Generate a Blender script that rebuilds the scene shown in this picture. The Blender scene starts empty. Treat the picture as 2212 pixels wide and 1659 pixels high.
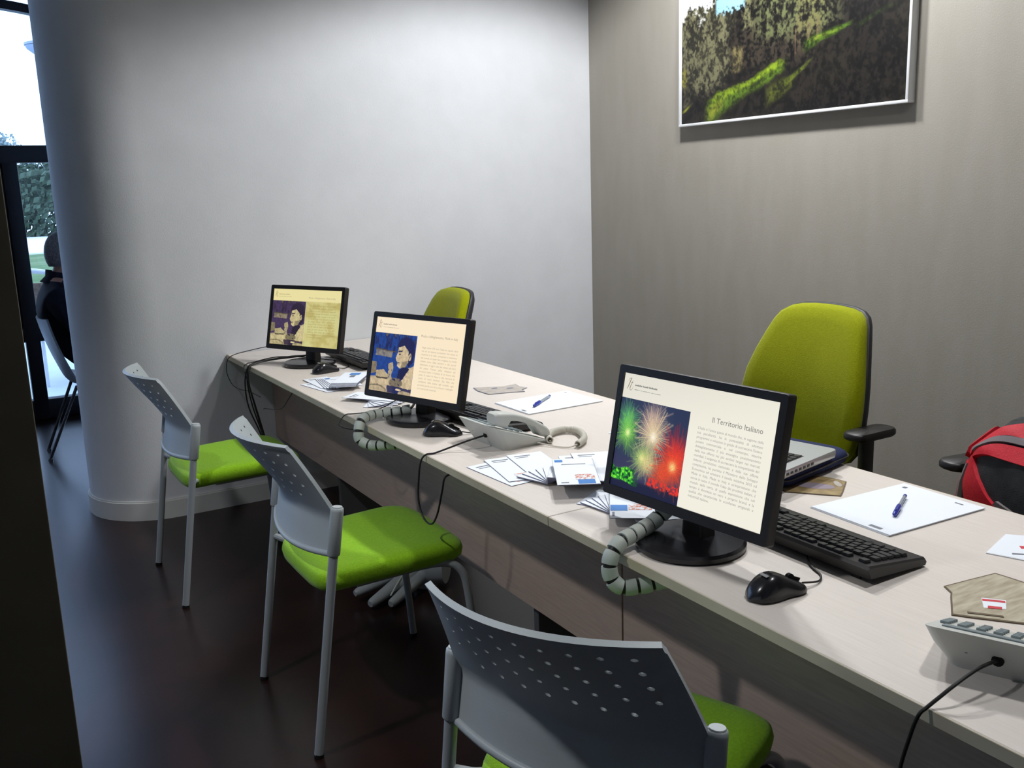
import bpy, bmesh, math, random
import numpy as np
from mathutils import Vector, Matrix, Euler
R = math.radians
random.seed(7)
rng = np.random.default_rng(7)
SC = bpy.context.scene
COL = SC.collection

def lin(c):
    out = []
    for v in c[:3]:
        v = v / 255.0
        out.append(v / 12.92 if v <= 0.04045 else ((v + 0.055) / 1.055) ** 2.4)
    return tuple(out)

# ------------------------------------------------------------------ camera
cam_d = bpy.data.cameras.new('camera')
cam_d.sensor_width = 36.0
cam_d.lens = 2039.34 / 2212.0 * 36.0
cam_d.clip_end = 400
cam = bpy.data.objects.new('camera', cam_d)
COL.objects.link(cam)
cx_ = Vector((0.8568398, -0.51458055, -0.0321311))
cy_ = Vector((-0.13115279, -0.15726739, -0.97880842))
cz_ = Vector((0.4986226, 0.84289609, -0.20224163))
M = Matrix((cx_, -cy_, -cz_)).transposed().to_4x4()
M.translation = Vector((0, 0, 1.44))
cam.matrix_world = M
SC.camera = cam
SC.view_settings.view_transform = 'Standard'
SC.view_settings.look = 'None'
SC.view_settings.gamma = 1.0
SC.view_settings.exposure = 0.0
SC.view_settings.use_curve_mapping = False

# ------------------------------------------------------------------ sky
wd = bpy.data.worlds.new('overcast_sky')
SC.world = wd
wd.use_nodes = True
bg = wd.node_tree.nodes['Background']
bg.inputs[0].default_value = (0.45, 0.64, 1.0, 1)
bg.inputs[1].default_value = 3.4

# ------------------------------------------------------------------ materials
def nodes_of(m):
    m.use_nodes = True
    return m.node_tree.nodes, m.node_tree.links

def mat(name, rgb, rough=0.6, metal=0.0, spec=0.5, rgb2=None, nscale=40, stretch=(1, 1, 1), bump=0.0, bscale=300, coat=0.0, detail=3.0, lo=0.35, hi=0.65, trans=0.0, sheen=0.0):
    m = bpy.data.materials.new(name)
    n, l = nodes_of(m)
    b = n['Principled BSDF']
    c = lin(rgb)
    b.inputs['Base Color'].default_value = (*c, 1)
    b.inputs['Roughness'].default_value = rough
    b.inputs['Metallic'].default_value = metal
    b.inputs['Specular IOR Level'].default_value = spec
    if coat: b.inputs['Coat Weight'].default_value = coat
    if sheen: b.inputs['Sheen Weight'].default_value = sheen
    if rgb2 is not None or bump:
        tc = n.new('ShaderNodeTexCoord')
        mp = n.new('ShaderNodeMapping')
        mp.inputs['Scale'].default_value = stretch
        l.new(tc.outputs['Object'], mp.inputs['Vector'])
    if rgb2 is not None:
        tx = n.new('ShaderNodeTexNoise')
        tx.inputs['Scale'].default_value = nscale
        tx.inputs['Detail'].default_value = detail
        l.new(mp.outputs[0], tx.inputs['Vector'])
        cr = n.new('ShaderNodeValToRGB')
        cr.color_ramp.elements[0].position = lo
        cr.color_ramp.elements[1].position = hi
        cr.color_ramp.elements[0].color = (*c, 1)
        cr.color_ramp.elements[1].color = (*lin(rgb2), 1)
        l.new(tx.outputs['Fac'], cr.inputs[0])
        l.new(cr.outputs[0], b.inputs['Base Color'])
    if bump:
        t2 = n.new('ShaderNodeTexNoise')
        t2.inputs['Scale'].default_value = bscale
        t2.inputs['Detail'].default_value = 2
        l.new(tc.outputs['Object'], t2.inputs['Vector'])
        bp = n.new('ShaderNodeBump')
        bp.inputs['Strength'].default_value = bump
        bp.inputs['Distance'].default_value = 0.002
        l.new(t2.outputs['Fac'], bp.inputs['Height'])
        l.new(bp.outputs[0], b.inputs['Normal'])
    return m

def emit(name, rgb, strength=1.0):
    m = bpy.data.materials.new(name)
    n, l = nodes_of(m)
    b = n['Principled BSDF']
    b.inputs['Base Color'].default_value = (0.01, 0.01, 0.01, 1)
    b.inputs['Roughness'].default_value = 0.4
    b.inputs['Emission Color'].default_value = (*lin(rgb), 1)
    b.inputs['Emission Strength'].default_value = strength
    return m

def vcol(name, emission=0.0, rough=0.5, spec=0.3):
    m = bpy.data.materials.new(name)
    n, l = nodes_of(m)
    b = n['Principled BSDF']
    a = n.new('ShaderNodeAttribute')
    a.attribute_name = 'Col'
    b.inputs['Roughness'].default_value = rough
    b.inputs['Specular IOR Level'].default_value = spec
    if emission:
        b.inputs['Base Color'].default_value = (0.01, 0.01, 0.01, 1)
        l.new(a.outputs['Color'], b.inputs['Emission Color'])
        b.inputs['Emission Strength'].default_value = emission
    else:
        l.new(a.outputs['Color'], b.inputs['Base Color'])
    return m

def glass_mat(name):
    m = bpy.data.materials.new(name)
    n, l = nodes_of(m)
    for x in list(n):
        if x.type != 'OUTPUT_MATERIAL': n.remove(x)
    out = [x for x in n if x.type == 'OUTPUT_MATERIAL'][0]
    tr = n.new('ShaderNodeBsdfTransparent'); tr.inputs[0].default_value = (0.95, 0.97, 0.98, 1)
    gl = n.new('ShaderNodeBsdfGlossy'); gl.inputs['Roughness'].default_value = 0.02
    fr = n.new('ShaderNodeFresnel'); fr.inputs[0].default_value = 1.45
    mx = n.new('ShaderNodeMixShader')
    l.new(fr.outputs[0], mx.inputs[0]); l.new(tr.outputs[0], mx.inputs[1]); l.new(gl.outputs[0], mx.inputs[2])
    l.new(mx.outputs[0], out.inputs[0])
    return m

MT = {
 'white_wall': mat('white_wall_paint', (222, 224, 228), 0.75, spec=0.25, rgb2=(218, 220, 224), nscale=6, bump=0.25, bscale=260),
 'grey_wall': mat('grey_wallpaper', (159, 154, 144), 0.62, spec=0.3, rgb2=(163, 158, 149), nscale=7, stretch=(1, 1.6, 0.4), bump=0.2, bscale=200, detail=5),
 'ceiling': mat('ceiling_paint', (205, 205, 203), 0.85, spec=0.1),
 'floor': mat('dark_floor', (30, 17, 16), 0.28, spec=0.38, rgb2=(42, 25, 23), nscale=3, bump=0.06, bscale=90),
 'skirting': mat('skirting_paint', (214, 214, 212), 0.5),
 'partition': mat('dark_partition', (92, 88, 74), 0.7, rgb2=(102, 97, 82), nscale=8, spec=0.2),
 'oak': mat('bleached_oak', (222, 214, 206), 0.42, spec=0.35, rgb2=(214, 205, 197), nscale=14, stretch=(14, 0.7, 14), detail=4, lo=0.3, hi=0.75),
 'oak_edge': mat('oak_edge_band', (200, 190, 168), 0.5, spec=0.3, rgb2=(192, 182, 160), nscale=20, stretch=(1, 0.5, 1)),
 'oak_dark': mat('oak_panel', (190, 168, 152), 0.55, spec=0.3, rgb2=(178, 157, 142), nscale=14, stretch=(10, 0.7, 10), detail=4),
 'leg_grey': mat('dark_grey_laminate', (84, 85, 86), 0.6, spec=0.3),
 'grey_plastic': mat('pale_grey_plastic', (172, 180, 184), 0.42, spec=0.45, bump=0.08, bscale=500),
 'grey_metal': mat('grey_painted_steel', (158, 164, 168), 0.35, spec=0.5, metal=0.15),
 'lime': mat('lime_seat_fabric', (141, 190, 28), 0.85, spec=0.15, rgb2=(128, 176, 22), nscale=160, bump=0.5, bscale=420, sheen=0.15),
 'lime_back': mat('lime_chair_fabric', (152, 158, 4), 0.85, spec=0.12, rgb2=(142, 149, 3), nscale=160, bump=0.5, bscale=420, sheen=0.1),
 'black': mat('black_plastic', (36, 34, 34), 0.42, spec=0.4, bump=0.1, bscale=700),
 'black_shell': mat('black_shell_plastic', (44, 44, 48), 0.5, spec=0.4),
 'bezel': mat('monitor_bezel_plastic', (40, 36, 35), 0.45, spec=0.35, bump=0.15, bscale=900),
 'gloss_black': mat('glossy_black_plastic', (30, 30, 34), 0.22, spec=0.5),
 'key': mat('black_key_plastic', (40, 41, 43), 0.4, spec=0.45),
 'legend': mat('key_legend_print', (150, 152, 155), 0.5),
 'rubber': mat('black_rubber', (22, 22, 22), 0.8, spec=0.2),
 'phone': mat('phone_grey_plastic', (196, 198, 192), 0.45, spec=0.4),
 'phone_key': mat('phone_key_plastic', (120, 132, 136), 0.5),
 'cord': mat('phone_cord_plastic', (204, 200, 188), 0.5),
 'cable': mat('black_cable', (30, 29, 29), 0.5, spec=0.4),
 'sleeve': mat('grey_cable_sleeve', (186, 194, 188), 0.5, spec=0.35),
 'paper': mat('white_paper', (236, 241, 248), 0.7, spec=0.2),
 'blue': mat('blue_print', (62, 128, 200), 0.5, spec=0.3),
 'ink': mat('grey_ink', (120, 124, 134), 0.6),
 'photo_print': mat('leaflet_photo_print', (206, 120, 90), 0.5, rgb2=(226, 230, 236), nscale=140, lo=0.42, hi=0.5),
 'leaf_edge': mat('leaflet_edge_shade', (96, 98, 124), 0.6, rgb2=(130, 134, 158), nscale=60),  # shade on the sides of the piled leaflets, put into the colour
 'parchment': mat('parchment_print', (168, 146, 100), 0.55, rgb2=(122, 102, 66), nscale=26, detail=5),
 'rustic': mat('rustic_wood_print', (150, 136, 112), 0.55, rgb2=(196, 190, 168), nscale=16, stretch=(1, 5, 1), detail=5, lo=0.3, hi=0.7),
 'dark_brown': mat('dark_brown_print', (96, 80, 58), 0.6),
 'lilac': mat('lilac_print', (140, 128, 140), 0.6),
 'red_print': mat('red_print', (205, 60, 70), 0.5),
 'grey_card': mat('grey_card_print', (186, 178, 170), 0.5, rgb2=(168, 160, 152), nscale=40),
 'pen_blue': mat('blue_pen_plastic', (36, 52, 160), 0.3),
 'pen_clear': mat('clear_pen_barrel', (150, 160, 172), 0.2, spec=0.6),
 'alu': mat('laptop_aluminium', (196, 199, 202), 0.35, metal=0.6),
 'navy': mat('navy_neoprene', (34, 42, 76), 0.8, spec=0.2, bump=0.4, bscale=600, rgb2=(40, 49, 84), nscale=90),
 'frame_white': mat('white_frame_lacquer', (228, 230, 232), 0.4),
 'red_cloth': mat('red_nylon', (196, 24, 44), 0.6, spec=0.3, rgb2=(182, 20, 38), nscale=120, bump=0.4, bscale=500),
 'dark_cloth': mat('charcoal_nylon', (50, 52, 54), 0.7, spec=0.25, rgb2=(40, 42, 43), nscale=50, bump=0.5, bscale=500),
 'grey_strap': mat('grey_webbing', (112, 104, 106), 0.75),
 'window_frame': mat('dark_window_frame', (30, 30, 36), 0.45, spec=0.4),
 'glass': glass_mat('window_glass'),
 'chrome': mat('chrome_leg', (150, 152, 156), 0.2, metal=0.9),
 'shell_grey': mat('grey_shell_seat', (120, 124, 130), 0.4),
 'jacket': mat('dark_navy_jacket', (30, 31, 42), 0.85, spec=0.15, rgb2=(24, 25, 34), nscale=30),
 'trousers': mat('dark_trousers', (36, 36, 42), 0.85, spec=0.15),
 'skin': mat('skin', (176, 128, 108), 0.55, rgb2=(166, 118, 98), nscale=30),
 'hair': mat('short_grey_hair', (128, 124, 124), 0.7, rgb2=(90, 86, 86), nscale=120, bump=0.5, bscale=400),
 'eye': mat('eye', (40, 34, 32), 0.2),
 'pavement': mat('pale_pavement', (205, 212, 218), 0.8, rgb2=(192, 200, 208), nscale=1.2),
 'grass': mat('lawn_grass', (92, 118, 74), 0.9, rgb2=(120, 136, 96), nscale=0.8, spec=0.1),
 'road': mat('white_road', (235, 236, 240), 0.8),
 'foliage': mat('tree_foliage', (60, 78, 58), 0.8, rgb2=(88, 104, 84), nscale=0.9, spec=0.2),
 'foliage2': mat('hazy_pine_foliage', (128, 142, 140), 0.8, rgb2=(150, 164, 162), nscale=0.9, spec=0.2),  # distance haze mixed into the foliage colour
 'bark': mat('tree_bark', (70, 58, 48), 0.9, rgb2=(54, 44, 36), nscale=8),
 'lamp_grey': mat('street_lamp_grey', (150, 160, 178), 0.5),
 'white_tube': mat('white_garden_tube', (236, 238, 242), 0.4),
 'wicker': mat('brown_wicker', (132, 112, 96), 0.8, rgb2=(104, 86, 72), nscale=30),
 'screen_text': emit('screen_text_grey', (168, 168, 162), 0.8),
 'screen_title': emit('screen_title_grey', (128, 128, 124), 0.8),
 'screen_text_warm': emit('screen_text_warm', (196, 182, 158), 0.8),
 'screen_title_warm': emit('screen_title_warm', (176, 164, 142), 0.8),
 'screen_text_yellow': emit('screen_text_yellow', (172, 158, 98), 0.8),
 'screen_title_yellow': emit('screen_title_yellow', (188, 174, 128), 0.8),
 'screen_logo': emit('screen_logo_ink', (122, 104, 72), 0.8),
 'screen_picture': vcol('screen_picture', 0.95, 0.35),
 'poster_print': vcol('poster_print', 0.0, 0.45, 0.3),
 'diffuser': emit('lamp_diffuser', (255, 250, 240), 6.0),
}

# ------------------------------------------------------------------ helpers
def link(name, mesh, material, parent=None, sharp=35, smooth=True):
    if material is not None:
        mesh.materials.clear()
        for mm in (material if isinstance(material, (list, tuple)) else [material]):
            mesh.materials.append(MT[mm] if isinstance(mm, str) else mm)
    if smooth:
        mesh.shade_smooth()
        mesh.set_sharp_from_angle(angle=R(sharp))
    o = bpy.data.objects.new(name, mesh)
    COL.objects.link(o)
    if parent is not None: o.parent = parent
    return o

def obj(name, bm, material, parent=None, sharp=35, smooth=True):
    bmesh.ops.recalc_face_normals(bm, faces=bm.faces[:])
    me = bpy.data.meshes.new(name)
    bm.to_mesh(me); bm.free()
    return link(name, me, material, parent, sharp, smooth)

def tag(o, label=None, cat=None, group=None, kind=None):
    if label: o['label'] = label
    if cat: o['category'] = cat
    if group: o['group'] = group
    if kind: o['kind'] = kind
    return o

def empty(name, loc, rz=0.0):
    e = bpy.data.objects.new(name, None)
    e.empty_display_size = 0.05
    COL.objects.link(e)
    e.location = loc
    e.rotation_euler = (0, 0, rz)
    return e

def copy_tree(o, parent=None):
    c = o.copy(); COL.objects.link(c); c.parent = parent
    for ch in list(o.children): copy_tree(ch, c)
    return c

def box(bm, c, s, rot=None, bevel=0.0, seg=2):
    r = bmesh.ops.create_cube(bm, size=1.0)
    vs = r['verts']
    bmesh.ops.scale(bm, vec=Vector(s), verts=vs)
    if bevel > 0:
        es = list({e for v in vs for e in v.link_edges})
        rr = bmesh.ops.bevel(bm, geom=es, offset=bevel, segments=seg, affect='EDGES', profile=0.5)
        vs = list({v for f in rr['faces'] for v in f.verts} | {v for v in vs if v.is_valid})
    m = Matrix.Translation(Vector(c))
    if rot is not None:
        m = m @ (rot.to_4x4() if not isinstance(rot, (int, float)) else Matrix.Rotation(rot, 4, 'Z'))
    bmesh.ops.transform(bm, matrix=m, verts=vs)
    return vs

def catmull(pts, n=6):
    P = [Vector(p) for p in pts]
    P = [P[0] * 2 - P[1]] + P + [P[-1] * 2 - P[-2]]
    out = []
    for i in range(1, len(P) - 2):
        a, b, c, d = P[i - 1], P[i], P[i + 1], P[i + 2]
        for k in range(n):
            t = k / n
            out.append(0.5 * ((2 * b) + (c - a) * t + (2 * a - 5 * b + 4 * c - d) * t * t + (3 * b - a - 3 * c + d) * t ** 3))
    out.append(P[-2])
    return out

def tube(bm, pts, r, seg=8, cap=True):
    P = [Vector(p) for p in pts]
    rs = r if isinstance(r, (list, tuple)) else [r] * len(P)
    rings = []
    up = None
    for i, p in enumerate(P):
        if i == 0: t = P[1] - P[0]
        elif i == len(P) - 1: t = P[-1] - P[-2]
        else: t = (P[i + 1] - P[i]).normalized() + (P[i] - P[i - 1]).normalized()
        if t.length < 1e-9: t = Vector((0, 0, 1))
        t.normalize()
        if up is None:
            up = Vector((0, 0, 1)) if abs(t.z) < 0.9 else Vector((1, 0, 0))
        a = up - t * up.dot(t)
        if a.length < 1e-6: a = Vector((1, 0, 0)) - t * t.x
        a.normalize(); up = a
        b = t.cross(a)
        rings.append([bm.verts.new(p + (a * math.cos(2 * math.pi * k / seg) + b * math.sin(2 * math.pi * k / seg)) * rs[i]) for k in range(seg)])
    for i in range(len(rings) - 1):
        for k in range(seg):
            bm.faces.new((rings[i][k], rings[i][(k + 1) % seg], rings[i + 1][(k + 1) % seg], rings[i + 1][k]))
    if cap:
        bm.faces.new(rings[0][::-1]); bm.faces.new(rings[-1])
    return rings

def lathe(bm, prof, seg=32, c=(0, 0, 0), sx=1, sy=1):
    c = Vector(c); rings = []
    for (r, z) in prof:
        if r < 1e-6:
            rings.append([bm.verts.new(c + Vector((0, 0, z)))])
        else:
            rings.append([bm.verts.new(c + Vector((r * sx * math.cos(2 * math.pi * k / seg), r * sy * math.sin(2 * math.pi * k / seg), z))) for k in range(seg)])
    for i in range(len(rings) - 1):
        a, b = rings[i], rings[i + 1]
        for k in range(seg):
            k2 = (k + 1) % seg
            if len(a) == 1 and len(b) == 1: break
            if len(a) == 1: bm.faces.new((a[0], b[k2], b[k]))
            elif len(b) == 1: bm.faces.new((a[k], a[k2], b[0]))
            else: bm.faces.new((a[k], a[k2], b[k2], b[k]))
    if len(rings[0]) > 1: bm.faces.new(rings[0][::-1])
    if len(rings[-1]) > 1: bm.faces.new(rings[-1])

def prism(bm, poly, z0, z1):
    a = [bm.verts.new((p[0], p[1], z0)) for p in poly]
    b = [bm.verts.new((p[0], p[1], z1)) for p in poly]
    n = len(poly)
    bm.faces.new(a[::-1]); bm.faces.new(b)
    for i in range(n): bm.faces.new((a[i], a[(i + 1) % n], b[(i + 1) % n], b[i]))

def loft(bm, rings, close0=True, close1=True):
    V = [[bm.verts.new(p) for p in r] for r in rings]
    n = len(V[0])
    for i in range(len(V) - 1):
        for k in range(n):
            bm.faces.new((V[i][k], V[i][(k + 1) % n], V[i + 1][(k + 1) % n], V[i + 1][k]))
    def fan(r, flip):
        c = bm.verts.new(sum((v.co for v in r), Vector()) / n)
        for k in range(n):
            f = (r[k], r[(k + 1) % n], c)
            bm.faces.new(f[::-1] if flip else f)
    if close0: fan(V[0], True)
    if close1: fan(V[-1], False)

def rrect(w, h, r, n=6):
    pts = []
    for (sx, sy, a0) in ((1, 1, 0), (-1, 1, 90), (-1, -1, 180), (1, -1, 270)):
        for k in range(n + 1):
            a = R(a0 + 90 * k / n)
            pts.append((sx * (w / 2 - r) + r * math.cos(a), sy * (h / 2 - r) + r * math.sin(a)))
    return pts

def quad(bm, x0, x1, y0, y1, z):
    bm.faces.new([bm.verts.new(p) for p in ((x0, y0, z), (x1, y0, z), (x1, y1, z), (x0, y1, z))])

def text_mesh(s, size, align='LEFT', width=None, shear=0.0, spacing=1.0, line=1.0):
    cu = bpy.data.curves.new('txt', 'FONT')
    cu.body = s; cu.size = size; cu.align_x = align; cu.resolution_u = 2; cu.shear = shear
    cu.space_character = spacing; cu.space_line = line
    if width: cu.text_boxes[0].width = width
    o = bpy.data.objects.new('txt', cu); COL.objects.link(o)
    bpy.context.view_layer.update()
    me = bpy.data.meshes.new_from_object(o.evaluated_get(bpy.context.evaluated_depsgraph_get()))
    bpy.data.objects.remove(o); bpy.data.curves.remove(cu)
    return me

def fbm(nx, ny, base, octaves=4, seed=0, sx=1.0, sy=1.0):
    g = np.random.default_rng(seed); out = np.zeros((ny, nx)); amp = 1; tot = 0
    for o in range(octaves):
        gx = max(2, int(base * sx * 2 ** o)); gy = max(2, int(base * sy * 2 ** o))
        a = g.random((gy + 2, gx + 2))
        x = np.linspace(0, gx, nx); y = np.linspace(0, gy, ny)
        xi = x.astype(int); yi = y.astype(int); fx = x - xi; fy = y - yi
        fx = fx * fx * (3 - 2 * fx); fy = fy * fy * (3 - 2 * fy)
        A = a[yi][:, xi]; B = a[yi][:, xi + 1]; Cc = a[yi + 1][:, xi]; D = a[yi + 1][:, xi + 1]
        out += amp * ((A * (1 - fx) + B * fx) * (1 - fy)[:, None] + (Cc * (1 - fx) + D * fx) * fy[:, None])
        tot += amp; amp *= 0.55
    return out / tot

def s2l(a):
    a = np.clip(a / 255.0, 0, 1)
    return np.where(a <= 0.04045, a / 12.92, ((a + 0.055) / 1.055) ** 2.4)

def picture(name, img, w, h, material, parent=None):
    """flat print: img (ny,nx,3) sRGB 0-255, row 0 = top; lies in local XY, centred"""
    ny, nx, _ = img.shape
    xs = np.linspace(-w / 2, w / 2, nx); ys = np.linspace(h / 2, -h / 2, ny)
    X, Yy = np.meshgrid(xs, ys)
    co = np.stack([X, Yy, np.zeros_like(X)], -1).reshape(-1, 3)
    i = np.arange(nx * ny).reshape(ny, nx)
    f = np.stack([i[:-1, :-1], i[1:, :-1], i[1:, 1:], i[:-1, 1:]], -1).reshape(-1, 4)
    me = bpy.data.meshes.new(name)
    me.vertices.add(len(co)); me.vertices.foreach_set('co', co.ravel())
    me.loops.add(f.size); me.loops.foreach_set('vertex_index', f.ravel())
    me.polygons.add(len(f)); me.polygons.foreach_set('loop_start', np.arange(0, f.size, 4))
    me.update(calc_edges=True)
    at = me.color_attributes.new('Col', 'FLOAT_COLOR', 'POINT')
    c = np.concatenate([s2l(img.reshape(-1, 3)), np.ones((nx * ny, 1))], 1)
    at.data.foreach_set('color', c.ravel().astype(np.float32))
    return link(name, me, material, parent, smooth=False)

def sm(a, b, x):
    t = np.clip((x - a) / (b - a), 0, 1)
    return t * t * (3 - 2 * t)

def blend(img, col, m):
    return img * (1 - m[..., None]) + np.array(col, float) * m[..., None]

# ================================================================== SETTING
H_CEIL = 3.0
YW, XG, YF, YB, XL = 4.405, 3.161, 7.1, -2.6, -3.6
bm = bmesh.new(); box(bm, ((XL + XG) / 2, (YB + YF) / 2, -0.05), (XG - XL + 0.4, YF - YB + 0.1, 0.1))
tag(obj('floor', bm, 'floor'), kind='structure')
bm = bmesh.new(); box(bm, ((XL + XG) / 2, (YB + YF) / 2, H_CEIL + 0.05), (XG - XL + 0.4, YF - YB + 0.4, 0.1))
tag(obj('ceiling', bm, 'ceiling'), kind='structure')
# white wall with a rounded free end
rr = 0.33; ccx, ccy = 0.455 + rr, YW + rr
def wall_outline(off):
    p = [(XG, YW - off)]
    for k in range(33):
        a = R(270 - 180 * k / 32)
        p.append((ccx + (rr + off) * math.cos(a), ccy + (rr + off) * math.sin(a)))
    p.append((XG, YW + 2 * rr + off))
    return p
bm = bmesh.new(); prism(bm, wall_outline(0), 0, H_CEIL)
tag(obj('wall_far', bm, 'white_wall', sharp=20), kind='structure')
bm = bmesh.new(); o_ = wall_outline(0.012); i_ = wall_outline(-0.01)
for (z0, z1, of) in ((0, 0.083, 0.012), (0.083, 0.09, 0.006)):
    prism(bm, wall_outline(of), z0, z1)
tag(obj('baseboard_far', bm, 'skirting', sharp=20), kind='structure')
bm = bmesh.new(); box(bm, (XG + 0.1, (YB + YF) / 2, H_CEIL / 2), (0.2, YF - YB, H_CEIL))
tag(obj('wall_right', bm, 'grey_wall'), kind='structure')
bm = bmesh.new(); box(bm, (XG - 0.006, (YB + YW) / 2, 0.045), (0.012, YW - YB - 0.03, 0.09), bevel=0.003)
tag(obj('baseboard_right', bm, 'skirting'), kind='structure')
bm = bmesh.new(); box(bm, ((XL + XG) / 2, YB - 0.1, H_CEIL / 2), (XG - XL, 0.2, H_CEIL))
tag(obj('wall_back', bm, 'white_wall'), kind='structure')
bm = bmesh.new(); box(bm, (XL - 0.1, (YB + YF) / 2, H_CEIL / 2), (0.2, YF - YB, H_CEIL))
tag(obj('wall_left', bm, 'white_wall'), kind='structure')
# dark free-standing wall end close to the viewer
bm = bmesh.new(); box(bm, (-0.47 + 0.0608, 1.20, H_CEIL / 2), (0.94, 0.2, H_CEIL), bevel=0.002)
tag(obj('wall_partition', bm, 'partition'), kind='structure')

# ---- glazed facade
win = empty('window_1', (0.3, YF, 0)); tag(win, kind='structure')
FX0, FX1 = XL, XG
def wbar(name, x0, x1, z0, z1, d=0.09):
    bm = bmesh.new(); box(bm, ((x0 + x1) / 2 - 0.3, 0, (z0 + z1) / 2), (x1 - x0, d, z1 - z0), bevel=0.006)
    return obj(name, bm, 'window_frame', win)
wbar('sill_rail', FX0, FX1, 0.0, 0.135)
wbar('lower_rail', FX0, FX1, 0.535, 0.64, 0.085)
wbar('transom', FX0, FX1, 1.71, 1.82, 0.10)
wbar('head_rail', FX0, FX1, 2.92, 3.0)
for mx in (0.40 - 3.4, 0.40 - 2.4, 0.40 - 1.3, 0.40, 1.55, 2.65):
    wbar('mullion', mx, mx + 0.09, 0.0, 1.8, 0.095)
wbar('door_stile', 0.30, 0.40, 0.64, 1.71, 0.06)
# arched glazing bar above the transom
arc = []
for k in range(25):
    x = -0.75 + 2.5 * k / 24
    arc.append((x - 0.3, 0, 2.69 - 0.23 * ((x - 0.05) / 0.9) ** 2 * 0.45))
bm = bmesh.new()
rings = []
for p in arc: rings.append([(p[0], -0.04, p[2]), (p[0], 0.04, p[2]), (p[0], 0.04, p[2] + 0.055), (p[0], -0.04, p[2] + 0.055)])
loft(bm, rings); obj('arched_bar', bm, 'window_frame', win)
for (x0, x1, z0, z1) in ((-3.0, -2.0, 0.135, 0.535), (-1.9, -0.9, 0.135, 0.535), (-0.81, 0.40, 0.135, 0.535), (0.49, 1.55, 0.135, 0.535), (1.64, 2.65, 0.135, 0.535),
                         (-3.0, -2.0, 0.64, 1.71), (-1.9, -0.9, 0.64, 1.71), (-0.81, 0.30, 0.64, 1.71), (0.49, 1.55, 0.64, 1.71), (1.64, 2.65, 0.64, 1.71), (-3.6, 3.1, 1.82, 2.92)):
    bm = bmesh.new(); box(bm, ((x0 + x1) / 2 - 0.3, 0.0, (z0 + z1) / 2), (x1 - x0, 0.006, z1 - z0))
    obj('pane', bm, 'glass', win)

# ---- outside
bm = bmesh.new(); box(bm, (5, 13.2, -0.12), (60, 12.0, 0.1)); tag(obj('pavement', bm, 'pavement'), 'pale paved terrace outside the glazed front', 'pavement', kind='structure')
bm = bmesh.new()
gx, gy = 24, 12
gv = [[bm.verts.new((-20 + 55 * i / gx, 19.2 + 17 * j / gy, -0.10 - 0.15 * (j / gy) + 0.05 * random.random())) for i in range(gx + 1)] for j in range(gy + 1)]
for j in range(gy):
    for i in range(gx): bm.faces.new((gv[j][i], gv[j][i + 1], gv[j + 1][i + 1], gv[j + 1][i]))
tag(obj('lawn', bm, 'grass'), 'sloping green lawn outside beyond the terrace', 'lawn', kind='stuff')
bm = bmesh.new(); box(bm, (8, 46, -0.2), (70, 20.5, 0.1)); tag(obj('road', bm, 'road'), 'bright pale road running below the trees', 'road', kind='structure')

def tree(name, label, x, y, h, rx, rz, n, m, z0=-0.2):
    t = empty(name, (x, y, z0)); tag(t, label, 'tree', 'trees beyond the road')
    bm = bmesh.new(); tube(bm, catmull([(0, 0, 0), (0.08, 0.03, h * 0.3), (-0.05, 0, h * 0.7)], 5), [0.16] * 6 + [0.11] * 5, 8)
    obj('trunk', bm, 'bark', t)
    g = random.Random(hash(label) % 1000 if False else int(x * 100) + int(h * 10))
    V = []; F = []
    blobs = [(g.gauss(0, rx * 0.45), g.gauss(0, rx * 0.45), h * 0.62 + g.uniform(-0.5, 0.5) * rz, g.uniform(0.35, 0.6) * rx) for _ in range(12)]
    for k in range(n):
        b = blobs[k % 12]
        d = Vector((g.gauss(0, 1), g.gauss(0, 1), g.gauss(0, 1))).normalized() * b[3] * g.uniform(0.5, 1.0)
        c = Vector((b[0], b[1], b[2])) + d
        a = Vector((g.gauss(0, 1), g.gauss(0, 1), g.gauss(0, 1))).normalized()
        u = a.orthogonal().normalized(); v = a.cross(u)
        s = g.uniform(0.10, 0.22)
        i0 = len(V)
        V += [c + u * s, c + v * s * 0.6, c - u * s, c - v * s * 0.6]
        F.append((i0, i0 + 1, i0 + 2, i0 + 3))
    me = bpy.data.meshes.new('foliage'); me.from_pydata([tuple(v) for v in V], [], F)
    tag(link('foliage', me, m, t, smooth=False), kind='stuff')
    return t
tree('broadleaf_tree', 'low dark leafy tree filling the middle of the glazed door', 4.7, 60, 4.0, 2.2, 1.6, 4000, 'foliage')
tree('broadleaf_tree', 'dark leafy tree half hidden by the rounded wall end', 11.0, 62, 4.3, 2.2, 1.6, 3000, 'foliage')
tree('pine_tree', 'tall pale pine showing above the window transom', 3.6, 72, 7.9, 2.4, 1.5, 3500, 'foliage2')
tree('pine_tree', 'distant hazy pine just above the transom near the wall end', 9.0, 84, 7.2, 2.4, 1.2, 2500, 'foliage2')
# hedge closing the gap under the crowns
hv = []; hf = []
for k in range(9000):
    c = Vector((random.uniform(-6, 16), 54 + random.uniform(-0.6, 0.6), random.uniform(-0.2, 3.1)))
    a = Vector((random.gauss(0, 1), random.gauss(0, 1), random.gauss(0, 1))).normalized(); u = a.orthogonal().normalized(); v = a.cross(u); s = random.uniform(0.12, 0.25)
    i0 = len(hv); hv += [tuple(c + u * s), tuple(c + v * s * 0.6), tuple(c - u * s), tuple(c - v * s * 0.6)]; hf.append((i0, i0 + 1, i0 + 2, i0 + 3))
me = bpy.data.meshes.new('hedge'); me.from_pydata(hv, [], hf)
tag(link('hedge', me, 'foliage', None, smooth=False), 'dark hedge along the far side of the road', 'hedge', kind='stuff')

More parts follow.
